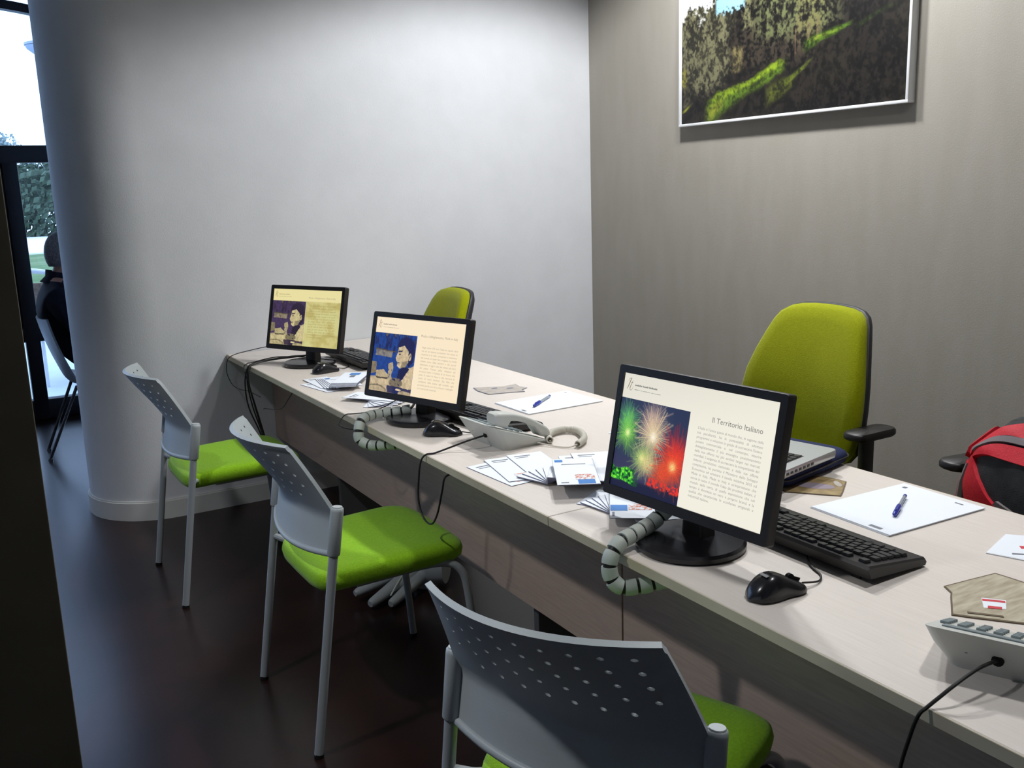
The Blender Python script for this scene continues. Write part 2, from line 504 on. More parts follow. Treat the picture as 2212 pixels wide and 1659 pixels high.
lp = empty('street_lamp', (1.62, 15, -0.07)); tag(lp, 'grey street lamp with a flat-capped rounded head', 'street lamp')
bm = bmesh.new(); tube(bm, [(0, 0, 0), (0, 0, 3.55)], [0.05, 0.035], 12); obj('pole', bm, 'lamp_grey', lp)
bm = bmesh.new(); lathe(bm, [(0.0, 3.50), (0.10, 3.505), (0.2, 3.545), (0.27, 3.60), (0.29, 3.64), (0.0, 3.645)], 28); obj('lamp_bowl', bm, 'lamp_grey', lp)
bm = bmesh.new(); lathe(bm, [(0.0, 3.645), (0.30, 3.645), (0.30, 3.675), (0.18, 3.71), (0.0, 3.72)], 28); obj('lamp_cap', bm, 'lamp_grey', lp)

gc = empty('garden_chair', (0.95, 9.2, -0.07)); tag(gc, 'white tubular garden chair with brown woven back on the terrace', 'chair')
bm = bmesh.new(); tube(bm, catmull([(-0.42, 0, 0.78), (-0.38, -0.02, 0.94), (-0.2, -0.03, 0.93), (0.0, -0.03, 0.86), (0.2, -0.02, 0.70), (0.26, 0, 0.5)], 6), 0.022, 10); obj('arm_rail', bm, 'white_tube', gc)
bm = bmesh.new(); box(bm, (-0.1, 0.02, 0.63), (0.5, 0.03, 0.42), Euler((R(-8), 0, 0)).to_matrix(), bevel=0.01); obj('woven_back', bm, 'wicker', gc)
bm = bmesh.new(); box(bm, (-0.1, -0.25, 0.42), (0.5, 0.5, 0.04), bevel=0.01); obj('seat', bm, 'wicker', gc)
for sx in (-0.33, 0.13):
    for sy in (-0.47, 0.0):
        bm = bmesh.new(); tube(bm, [(sx, sy, 0), (sx, sy, 0.42)], 0.016, 8); obj('leg', bm, 'white_tube', gc)

# ================================================================== CEILING LAMPS
def downlight(x, y, power, label, cone=125, blend_=0.7, size=0.09, rgb=(0.98, 0.99, 1.0), tilt=None):
    d = empty('ceiling_downlight', (x, y, H_CEIL)); tag(d, label, 'lamp', 'recessed downlights in the ceiling')
    bm = bmesh.new(); lathe(bm, [(0.085, -0.001), (0.115, -0.001), (0.118, -0.007), (0.112, -0.012), (0.09, -0.012), (0.085, -0.004)], 32); obj('trim_ring', bm, 'frame_white', d)
    bm = bmesh.new(); lathe(bm, [(0.0, -0.003), (0.086, -0.003), (0.086, -0.001), (0.0, -0.001)], 32); obj('diffuser', bm, 'diffuser', d)
    ld = bpy.data.lights.new('downlight_lamp', 'SPOT'); ld.energy = power; ld.spot_size = R(cone); ld.spot_blend = blend_; ld.shadow_soft_size = size; ld.color = rgb
    lo = bpy.data.objects.new('downlight_lamp', ld); COL.objects.link(lo); lo.parent = d; lo.location = (0, 0, -0.02)
    if tilt: lo.rotation_euler = tilt
    return d
downlight(2.45, 3.02, 198, 'recessed ceiling downlight over the corner behind the far desk', cone=146, blend_=0.32)
downlight(1.75, 1.05, 88, 'recessed ceiling downlight over the near end of the desks', cone=140)
downlight(2.5, 2.5, 115, 'recessed ceiling downlight over the staff chairs', cone=152)
downlight(-0.7, 2.0, 165, 'recessed ceiling downlight over the visitor side', cone=118)

# ================================================================== PICTURE ON THE GREY WALL
PW, PH = 1.274, 0.86
pf = empty('wall_picture', (XG, 2.983, 1.705)); tag(pf, 'framed photograph of a dark olive grove with sunlit grass', 'picture')
bm = bmesh.new(); fd = 0.04; fw = 0.012
for (yy, zz, sy, sz) in ((0, fw / 2, PW, fw), (0, PH - fw / 2, PW, fw), (-PW / 2 + fw / 2, PH / 2, fw, PH - 2 * fw), (PW / 2 - fw / 2, PH / 2, fw, PH - 2 * fw)):
    box(bm, (-fd / 2, yy, zz), (fd, sy, sz), bevel=0.0015)
obj('frame', bm, 'frame_white', pf)
bm = bmesh.new(); box(bm, (-0.014, 0, PH / 2), (0.026, PW - 2 * fw, PH - 2 * fw)); obj('backing_board', bm, 'black', pf)
def paint_grove(nx=480, ny=330):
    u, v = np.meshgrid(np.linspace(0, 1, nx), np.linspace(0, 1, ny))   # v from top
    b = (1 - v) / 0.68                                                 # height above the lower edge, 1 = where the view ends
    n1 = fbm(nx, ny, 10, 5, 1); n2 = fbm(nx, ny, 36, 4, 2, 1.6, 0.7); n4 = fbm(nx, ny, 90, 3, 4, 1.3, 0.8); n5 = fbm(nx, ny, 6, 3, 11)
    leaf = np.clip((n2 - 0.5) * 2.6 + (n4 - 0.5) * 2.4 + 0.45, 0, 1)
    img = np.zeros((ny, nx, 3)) + np.array((24, 22, 20.0))
    img += (leaf[..., None] - 0.3) * np.array((20, 17, 14)) + (n5[..., None] - 0.5) * np.array((16, 15, 8))
    # dusky undergrowth in the middle
    m = sm(0.22, 0.32, u) * (1 - sm(0.58, 0.68, u)) * sm(0.30, 0.42, b) * (1 - sm(0.60, 0.72, b)); img = blend(img, (62, 54, 44), m * leaf * 0.8)
    # middle crowns
    m = sm(0.34, 0.42, u) * (1 - sm(0.66, 0.80, u)) * sm(0.46, 0.66, b + 0.30 * (n1 - 0.5)); img = blend(img, (92, 98, 64), np.clip(m * leaf ** 1.4 * 1.0, 0, 1))
    m = sm(0.55, 0.59, u) * (1 - sm(0.64, 0.70, u)) * sm(0.42, 0.58, b); img = blend(img, (112, 108, 66), m * leaf ** 1.5 * 0.7)
    m = sm(0.30, 0.33, u) * (1 - sm(0.35, 0.40, u)) * sm(0.62, 0.68, b) * (1 - sm(0.93, 0.98, b)); img = blend(img, (112, 112, 78), m * leaf * 0.9)
    # left olive tree
    edge = 0.27 + 0.14 * (n1 - 0.5) - 0.12 * np.clip(0.45 - b, 0, 1)
    m = (1 - sm(edge - 0.05, edge + 0.03, u)) * sm(0.12, 0.34, b + 0.3 * (n1 - 0.5)); img = blend(img, (116, 114, 84), np.clip(m * (0.22 + 0.75 * leaf ** 1.1), 0, 0.9))
    m = sm(0.26, 0.28, u) * (1 - sm(0.31, 0.33, u)) * sm(0.33, 0.37, b) * (1 - sm(0.52, 0.56, b)); img = blend(img, (122, 112, 72), m * (0.3 + 0.6 * leaf))
    # sky and hill
    line = 0.90 - 0.10 * (1 - sm(0.0, 0.05, u)) + 0.06 * np.sin(u * 34 + 1.0) + 0.22 * (n1 - 0.5)
    sky = (1 - sm(0.37, 0.41, u + 0.06 * (n1 - 0.5))) * sm(line - 0.03, line + 0.03, b + 0.12 * (n4 - 0.5)); img = blend(img, (226, 228, 236), sky)
    hill = sm(0.175, 0.19, u) * (1 - sm(0.31, 0.34, u)) * sm(0.80, 0.84, b + 0.10 * (n4 - 0.5)) * (1 - sm(0.915, 0.925, b)); img = blend(img, (140, 186, 208), hill)
    # sunlit grass streaks
    def streak(u0, b0, u1, b1, w0, w1, wob=0.05):
        t = np.clip((u - u0) / (u1 - u0), 0, 1)
        cl = b0 + (b1 - b0) * t
        wd_ = w0 + (w1 - w0) * t
        dist = np.abs(b - cl + wob * 2 * (n1 - 0.5)) / wd_
        ends = sm(u0 - 0.015, u0 + 0.03, u) * (1 - sm(u1 - 0.04, u1 + 0.01, u))
        return (1 - sm(0.55, 1.1, dist + 0.9 * (n4 - 0.5) + 0.5 * (n2 - 0.5))) * ends
    gr = np.clip(0.55 + 1.1 * (n4 - 0.5) + 0.6 * (n2 - 0.5), 0.25, 1)
    img = blend(img, (96, 132, 28), streak(0.13, 0.06, 0.53, 0.35, 0.11, 0.055) * gr)
    img = blend(img, (140, 166, 36), streak(0.15, 0.13, 0.52, 0.37, 0.055, 0.02) * gr)
    img = blend(img, (150, 152, 50), streak(0.14, 0.05, 0.24, 0.14, 0.06, 0.03) * gr * 0.9)
    img = blend(img, (92, 102, 34), streak(0.43, 0.13, 0.57, 0.25, 0.10, 0.05) * gr * 0.9)
    img = blend(img, (104, 122, 36), streak(0.52, 0.22, 0.64, 0.36, 0.035, 0.012, 0.03) * gr)
    img = blend(img, (78, 120, 24), streak(0.595, 0.455, 0.80, 0.56, 0.055, 0.018, 0.03) * gr)
    img = blend(img, (120, 140, 40), streak(0.62, 0.48, 0.76, 0.535, 0.022, 0.01, 0.02) * gr)
    img = blend(img, (50, 70, 24), streak(0.80, 0.52, 0.96, 0.62, 0.025, 0.012, 0.03) * gr * 0.7)
    img = blend(img, (150, 156, 46), streak(0.00, 0.09, 0.055, 0.155, 0.018, 0.014, 0.01))
    m = (1 - sm(0.02, 0.035, u + 0.02 * (n1 - 0.5))) * sm(0.28, 0.32, b) * (1 - sm(0.42, 0.46, b)); img = blend(img, (140, 134, 42), m * 0.8 * gr)
    for (uu, b0, b1, ww, k) in ((0.575, 0.44, 0.66, 0.012, 0.25), (0.562, 0.42, 0.58, 0.004, 0.8), (0.652, 0.50, 0.62, 0.004, 0.7), (0.618, 0.50, 0.60, 0.007, 0.5)):
        m = np.clip(1 - np.abs(u - uu) / ww, 0, 1) * sm(b0 - 0.02, b0, b) * (1 - sm(b1, b1 + 0.02, b)); img = blend(img, (118, 96, 74), m * k)
    return np.clip(img, 0, 255)
pp = picture('print', paint_grove(), PW - 2 * fw, PH - 2 * fw, 'poster_print', pf)
pp.matrix_local = Matrix.Translation((-0.030, 0, PH / 2)) @ Matrix(((0, 0, -1, 0), (-1, 0, 0, 0), (0, 1, 0, 0), (0, 0, 0, 1)))

# ================================================================== DESKS
T = 0.73; XF, XB = 1.069, 1.886
def desk(y0, y1, label, legs):
    d = empty('office_desk', ((XF + XB) / 2, (y0 + y1) / 2, 0)); tag(d, label, 'desk', 'desks joined into one long counter')
    L = y1 - y0; dx = XB - XF; yc = (y0 + y1) / 2; xc = (XF + XB) / 2
    bm = bmesh.new(); box(bm, (0, 0, T - 0.011), (dx - 0.003, L - 0.003, 0.022), bevel=0.0012, seg=1); top = obj('desktop', bm, 'oak', d)
    for (nm, x) in (('edge_band', -dx / 2), ('edge_band', dx / 2)):
        bm = bmesh.new(); box(bm, (x, 0, T - 0.0112), (0.003, L - 0.003, 0.0214), bevel=0.0008, seg=1); obj(nm, bm, 'oak_edge', top)
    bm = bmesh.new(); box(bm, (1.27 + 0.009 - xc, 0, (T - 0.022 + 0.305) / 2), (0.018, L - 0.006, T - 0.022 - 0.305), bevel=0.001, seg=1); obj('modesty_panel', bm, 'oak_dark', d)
    for ly in legs:
        bm = bmesh.new(); box(bm, (1.58 - xc, ly - yc, (T - 0.022) / 2), (0.58, 0.025, T - 0.022), bevel=0.0015, seg=1); obj('leg', bm, 'leg_grey', d)
    return d
desk(1.668, YW - 0.002, 'long far oak desk whose end touches the white wall', (2.09, 3.62))
desk(0.05, 1.668, 'near oak desk running out of the picture under the fireworks monitor', (0.25, 1.45))

# ================================================================== VISITOR CHAIRS  (local x = forward, y = left)
def chair_shell():
    nc, nr0, nr1 = 11, 4, 6     # 9 hole columns + 2 margins; 4 plain rows, 5 hole rows + margin
    NU = 2 * nc; rows = nr0 + nr1; NV = 2 * rows
    zlev = [0.540, 0.575, 0.605, 0.635, 0.670, 0.707, 0.737, 0.767, 0.797, 0.822, 0.838]
    def S(u, v):   # u -1..1, v 0..rows
        k = min(int(v), rows - 1); t = v - k
        z = zlev[k] * (1 - t) + zlev[k + 1] * t
        up = sm(0.64, 0.84, np.array(z)).item()
        half = 0.232 - 0.028 * max(0.0, (z - 0.66) / 0.175) if z > 0.66 else 0.232
        lean = max(0.0, (z - 0.63))
        x = 0.088 + 0.02 * (z - 0.55) / 0.1 * (z < 0.63) + (0.016 if z >= 0.63 else 0) - 0.46 * lean - 0.35 * lean * lean
        bow = (0.046 + 0.026 * up) * (1 - u * u)
        zz = z - 0.012 * (1 - u * u) * (1 if v < 1 else max(0, 2 - v)) - 0.004 * u * u * (v > rows - 1)
        return Vector((x - bow, half * u, zz))
    bm = bmesh.new()
    ue = [-1, -0.90] + [-0.90 + 1.80 * (i + 1) / 9 for i in range(8)] + [0.90, 1]
    def uf(i):   # fine index
        a = i // 2
        return ue[a] if i % 2 == 0 else (ue[a] + ue[a + 1]) / 2
    G = [[bm.verts.new(S(uf(i), j / 2)) for i in range(NU + 1)] for j in range(NV + 1)]
    for r in range(rows):
        for c in range(nc):
            i, j = 2 * c, 2 * r
            hole = (1 <= c <= 9) and (nr0 <= r <= nr0 + 4) and not (r == nr0 and c in (1, 9))
            if not hole:
                for a in (0, 1):
                    for b in (0, 1):
                        bm.faces.new((G[j + b][i + a], G[j + b][i + a + 1], G[j + b + 1][i + a + 1], G[j + b + 1][i + a]))
                bm.verts  # centre vert used
            else:
                u0 = uf(i + 1); v0 = (j + 1) / 2
                # inner octagon about 5 mm radius
                du = 0.0052 / 0.22; dv = 0.0040 / 0.030
                ring = [G[j][i], G[j][i + 1], G[j][i + 2], G[j + 1][i + 2], G[j + 2][i + 2], G[j + 2][i + 1], G[j + 2][i], G[j + 1][i]]
                ang = [225, 270, 315, 0, 45, 90, 135, 180]
                inn = [bm.verts.new(S(u0 + du * math.cos(R(a)), v0 + dv * math.sin(R(a)))) for a in ang]
                for k in range(8): bm.faces.new((ring[k], ring[(k + 1) % 8], inn[(k + 1) % 8], inn[k]))
    loose = [v for v in bm.verts if not v.link_faces]
    bmesh.ops.delete(bm, geom=loose, context='VERTS')
    bmesh.ops.recalc_face_normals(bm, faces=bm.faces[:])
    me = bpy.data.meshes.new('backrest'); bm.to_mesh(me); bm.free()
    o = bpy.data.objects.new('tmp', me); COL.objects.link(o)
    md = o.modifiers.new('s', 'SOLIDIFY'); md.thickness = 0.011; md.offset = 0
    bpy.context.view_layer.update()
    me2 = bpy.data.meshes.new_from_object(o.evaluated_get(bpy.context.evaluated_depsgraph_get()))
    bpy.data.objects.remove(o)
    return me2

def chair_seat():
    bm = bmesh.new()
    n = 48; rings = []
    def outline(s):
        P = []
        for k in range(n):
            a = 2 * math.pi * k / n
            ca, sa = math.cos(a), math.sin(a)
            e = 0.36
            px = math.copysign(abs(ca) ** e, ca); py = math.copysign(abs(sa) ** e, sa)
            wy = 0.212 + 0.008 * px
            P.append((0.275 + px * 0.222 * s, py * wy * s))
        return P
    prof = [(0.80, -0.052), (0.93, -0.050), (0.985, -0.036), (1.0, -0.018), (0.985, -0.004), (0.94, 0.004), (0.8, 0.007), (0.5, 0.003), (0.2, 0.0)]
    for (s, dz) in prof:
        ring = []
        for (x, y) in outline(s):
            fx = (x - 0.275) / 0.222
            z = 0.474 + dz
            z += -0.022 * max(0, fx - 0.5) ** 2 * 4 * 0.6           # waterfall front
            z += -0.016 * max(0, -fx - 0.45) ** 2 * 3.3             # rolled rear
            ring.append((x, y, z + 0.010 * (fx * 0.5)))
        rings.append(ring)
    loft(bm, rings)
    return bm

def visitor_chair(x, y, rz, label):
    c = empty('visitor_chair', (x, y, 0), rz); tag(c, label, 'chair', 'visitor chairs along the front of the desks')
    return c
def build_chair(c):
    obj('seat', chair_seat(), 'lime', c, sharp=60)
    b = link('backrest', chair_shell(), 'grey_plastic', c, sharp=50)
    bm = bmesh.new(); tube(bm, [(0.080 - 0.046 * (1 - u * u), 0.228 * u, 0.540 - 0.012 * (1 - u * u)) for u in np.linspace(-1, 1, 25)], 0.0085, 8); obj('lower_lip', bm, 'grey_plastic', b, sharp=70)
    for s in (-1, 1):
        y = 0.244 * s
        bm = bmesh.new(); tube(bm, [(0.0, y, 0.008), (0.095, y * 0.985, 0.64)], 0.0122, 14); lg = obj('rear_leg', bm, 'grey_metal', c)
        bm = bmesh.new(); tube(bm, [(-0.001, y, 0.0), (0.001, y, 0.010)], 0.0128, 14); obj('foot_cap', bm, 'rubber', lg)
        bm = bmesh.new(); tube(bm, [(0.0808, y * 0.987, 0.541), (0.081, y * 0.987, 0.5435), (0.0985, y * 0.985, 0.655), (0.0996, y * 0.985, 0.663), (0.0999, y * 0.985, 0.666)], [0.0150, 0.0168, 0.0168, 0.0160, 0.0120], 18); sl = obj('sleeve', bm, 'grey_plastic', c, sharp=50)
        bm = bmesh.new(); tube(bm, [(0.1000, y * 0.985, 0.6655), (0.1002, y * 0.985, 0.6675)], [0.0135, 0.0125], 18); obj('cap', bm, 'grey_plastic', sl)
        bm = bmesh.new(); tube(bm, catmull([(0.066, y * 0.99, 0.445), (0.072, y * 0.93, 0.448), (0.085, y * 0.80, 0.446), (0.12, y * 0.70, 0.440)], 4), 0.0095, 10); obj('seat_stub', bm, 'grey_metal', lg)
        yi = 0.180 * s
        pts = [(0.16, yi, 0.424), (0.30, yi, 0.426), (0.37, yi * 1.03, 0.428), (0.425, yi * 1.12, 0.424), (0.455, yi * 1.20, 0.400), (0.468, yi * 1.24, 0.35), (0.482, yi * 1.28, 0.2), (0.50, yi * 1.34, 0.008)]
        bm = bmesh.new(); tube(bm, catmull(pts, 5), 0.0115, 12); fl = obj('front_leg', bm, 'grey_metal', c, sharp=60)
        bm = bmesh.new(); tube(bm, [(0.5005, yi * 1.34, 0.0), (0.4995, yi * 1.34, 0.012)], 0.0124, 12); obj('foot_cap', bm, 'rubber', fl)
    for x in (0.17, 0.36):
        bm = bmesh.new(); tube(bm, [(x, -0.178, 0.424), (x, 0.178, 0.424)], 0.009, 10); obj('crossbar', bm, 'grey_metal', c)
chB = visitor_chair(0.672, 2.434, 0, 'green-seated visitor chair in the middle, phone cable hanging over its seat'); build_chair(chB)
def dup_chair(x, y, rz, label):
    c = copy_tree(chB); c.location = (x, y, 0); c.rotation_euler = (0, 0, rz); c['label'] = label; return c
dup_chair(0.585, 3.593, 0, 'green-seated visitor chair farthest away, in front of the rounded white wall')
th = R(24.5); fwd = Vector((math.cos(th), math.sin(th), 0)); pm = Vector((0.772, 1.140, 0)) - fwd * 0.1000
dup_chair(pm.x, pm.y, th, 'green-seated visitor chair nearest the viewer, cut off by the bottom edge')

# ================================================================== OFFICE CHAIRS (local x = forward)
def back_outline(n=14):
    pts = []
    hw = [(0.0, 0.165), (0.012, 0.195), (0.04, 0.222), (0.10, 0.240), (0.18, 0.243), (0.25, 0.234), (0.32, 0.214), (0.38, 0.193), (0.42, 0.177), (0.445, 0.160), (0.460, 0.135), (0.468, 0.10), (0.472, 0.05)]
    left = [(-w, z) for z, w in hw]; right = [(w, z) for z, w in hw]
    return right + [(0.0, 0.473)] + left[::-1] + [(0.0, -0.004)]
def office_chair(x, y, rz, label, build=True):
    c = empty('office_chair', (x, y, 0), rz); tag(c, label, 'chair', 'staff chairs behind the desks')
    O = back_outline()
    zb = 0.575
    def ring(s, d):
        out = []
        for (w, z) in O:
            zz = 0.235 + (z - 0.235) * s; ww = w * s
            t = zz / 0.47
            xx = -0.225 - 0.10 * t + 0.05 * math.sin(math.pi * min(1, max(0, t))) * 0.6 - 0.05 * (ww / 0.234) ** 2 * -0.6
            out.append((xx + d, ww, zb + zz))
        return out
    bm = bmesh.new(); loft(bm, [ring(0.93, -0.012), ring(0.985, -0.008), ring(1.0, 0.008), ring(0.985, 0.026), ring(0.94, 0.036), ring(0.8, 0.040), ring(0.4, 0.040)])
    obj('back_cushion', bm, 'lime_back', c, sharp=70)
    bm = bmesh.new(); loft(bm, [ring(0.5, -0.045), ring(0.9, -0.040), ring(0.99, -0.026), ring(1.012, -0.010), ring(1.0, -0.004)])
    obj('back_shell', bm, 'black_shell', c, sharp=70)
    # seat
    bm = bmesh.new(); rings = []
    for (s, z) in ((0.9, 0.435), (0.98, 0.445), (1.0, 0.465), (0.985, 0.485), (0.93, 0.496), (0.6, 0.498)):
        rings.append([(p[0] * s, p[1] * s, z) for p in rrect(0.46, 0.47, 0.10, 6)])
    loft(bm, rings); obj('seat', bm, 'lime_back', c, sharp=70)
    bm = bmesh.new(); box(bm, (-0.02, 0, 0.405), (0.26, 0.2, 0.06), bevel=0.01); obj('mechanism', bm, 'black_shell', c)
    bm = bmesh.new(); tube(bm, catmull([(-0.10, 0, 0.40), (-0.24, 0, 0.41), (-0.30, 0, 0.48), (-0.285, 0, 0.66)], 5), 0.022, 10); obj('back_bracket', bm, 'black_shell', c)
    for s in (-1, 1):
        bm = bmesh.new(); box(bm, (-0.18, 0.276 * s, 0.545), (0.050, 0.022, 0.29), bevel=0.006); box(bm, (-0.14, 0.2 * s, 0.41), (0.12, 0.16, 0.016), bevel=0.004)
        ap = obj('arm_post', bm, 'black_shell', c)
        bm = bmesh.new(); rings = []
        for (k, z) in ((0.9, 0.676), (1, 0.682), (1, 0.694), (0.93, 0.700)):
            rings.append([(-0.185 + p[0] * k, 0.283 * s + p[1] * k, z + 0.012) for p in rrect(0.175, 0.075, 0.028, 5)])
        loft(bm, rings); obj('arm_pad', bm, 'black', ap, sharp=50)
    bm = bmesh.new(); lathe(bm, [(0.028, 0.10), (0.028, 0.24), (0.02, 0.241), (0.02, 0.38)], 20); obj('gas_column', bm, 'black_shell', c)
    for k in range(5):
        a = 2 * math.pi * k / 5 + 0.3
        d = Vector((math.cos(a), math.sin(a), 0))
        bm = bmesh.new(); tube(bm, [d * 0.02 + Vector((0, 0, 0.115)), d * 0.15 + Vector((0, 0, 0.10)), d * 0.30 + Vector((0, 0, 0.068))], [0.03, 0.025, 0.017], 10); lg = obj('base_leg', bm, 'black_shell', c)
        bm = bmesh.new(); q = d * 0.30; w = Vector((-d.y, d.x, 0))
        for s in (-1, 1): tube(bm, [q + w * 0.006 * s + Vector((0, 0, 0.026)), q + w * 0.022 * s + Vector((0, 0, 0.026))], 0.026, 14)
        tube(bm, [q + Vector((0, 0, 0.03)), q + Vector((0, 0, 0.07))], 0.006, 8)
        obj('caster', bm, 'black', lg)
    return c
oc = office_chair(2.09, 2.065, R(180), 'lime-green high-backed office chair behind the laptop')
o2 = copy_tree(oc); o2.location = (1.75, 3.985, 0); o2.rotation_euler = (0, 0, R(176)); o2.scale = (1, 1, 0.945); o2['label'] = 'lime-green office chair by the white wall, behind the middle monitor'
o3 = copy_tree(oc); o3.location = (2.02, 1.185, 0); o3.rotation_euler = (0, 0, R(172)); o3['label'] = 'low-backed office chair at the right edge with the red backpack on its seat'
for ch_ in o3.children:
    if ch_.name.startswith(('back_cushion', 'back_shell')): ch_.scale = (1, 1, 0.5); ch_.location = (0, 0, 0.2875)

# ================================================================== MONITORS
def paint_fireworks(nx=200, ny=170):
    u, v = np.meshgrid(np.linspace(0, 1, nx), np.linspace(0, 1, ny)); asp = 0.99
    g = np.random.default_rng(5)
    img = np.zeros((ny, nx, 3)) + np.array((44, 54, 84.0)); n = fbm(nx, ny, 12, 4, 8)
    img = blend(img, (62, 56, 92), sm(0.55, 0.8, v) * 0.8)
    img = blend(img, (28, 30, 60), sm(0.80, 0.86, v - 0.06 * np.sin(u * 3)))
    def burst(cu, cv, r, col, core=None, seed=0, nr=64, k=1.0, ry=1.0):
        nonlocal img
        gg = np.random.default_rng(seed)
        du = (u - cu); dv = (v - cv) * ry / asp
        rr_ = np.sqrt(du * du + dv * dv) / r; an = (np.arctan2(dv, du) / (2 * np.pi) + 0.5) * nr
        i = np.floor(an).astype(int) % nr; fr = an - np.floor(an)
        ln = gg.uniform(0.55, 1.1, nr); st = gg.uniform(0.45, 1.0, nr)
        line = np.exp(-((fr - 0.5) / 0.26) ** 2)
        I = line * st[i] * np.clip(1.15 - rr_ / ln[i], 0, 1) ** 0.45 * (rr_ < ln[i]) * k
        I = np.clip(I + 0.55 * np.exp(-(rr_ / 0.5) ** 2), 0, 1)
        img = blend(img, col, np.clip(I, 0, 1))
        if core: img = blend(img, core, np.exp(-(rr_ / 0.16) ** 2))
    burst(0.13, 0.22, 0.205, (96, 190, 110), None, 1, 54, 0.9, 0.8)
    burst(0.16, 0.38, 0.218, (140, 226, 80), (240, 250, 170), 2, 60, 1.0, 0.8)
    burst(0.50, 0.20, 0.282, (206, 170, 160), None, 3, 50, 0.85, 0.9)
    burst(0.54, 0.36, 0.282, (248, 222, 170), (255, 246, 220), 4, 52, 1.0, 0.85)
    burst(0.42, 0.62, 0.230, (176, 220, 110), (230, 240, 150), 6, 60, 0.9)
    burst(0.52, 0.66, 0.218, (240, 214, 150), None, 9, 50, 0.8)
    burst(0.90, 0.50, 0.307, (236, 34, 44), None, 10, 64, 1.0, 0.9)
    burst(0.86, 0.62, 0.307, (250, 84, 36), (255, 236, 150), 11, 70, 1.0, 0.9)
    burst(0.72, 0.74, 0.205, (240, 80, 40), None, 12, 60, 0.9)
    m = (1 - sm(0.30, 0.42, u + 0.2 * (n - 0.5))) * sm(0.765, 0.79, v + 0.10 * (n - 0.5)) * (1 - sm(0.90, 0.92, v - 0.06 * u + 0.05 * (n - 0.5))); img = blend(img, (46, 176, 40), m * 0.95)
    n2 = fbm(nx, ny, 40, 3, 14); img = blend(img, (20, 60, 40), m * sm(0.52, 0.6, n2)); img = blend(img, (130, 240, 60), m * sm(0.60, 0.66, 1 - n2))
    m = sm(0.50, 0.55, u) * sm(0.79, 0.81, v + 0.05 * (n - 0.5)) * (1 - sm(0.87, 0.90, v - 0.05 * (u - 0.5))) * sm(0.45, 0.58, n2); img = blend(img, (230, 56, 40), m)
    m = np.exp(-(((u - 0.93) / 0.03) ** 2 + ((v - 0.86) / 0.02) ** 2)); img = blend(img, (255, 60, 60), m)
    return np.clip(img, 0, 255)
def inpoly(u, v, P):
    r = np.zeros(u.shape, bool); n = len(P)
    for i in range(n):
        x0, y0 = P[i]; x1, y1 = P[(i + 1) % n]
        c = ((y0 > v) != (y1 > v)) & (u < (x1 - x0) * (v - y0) / (y1 - y0 + 1e-12) + x0)
        r ^= c
    return r.astype(float)
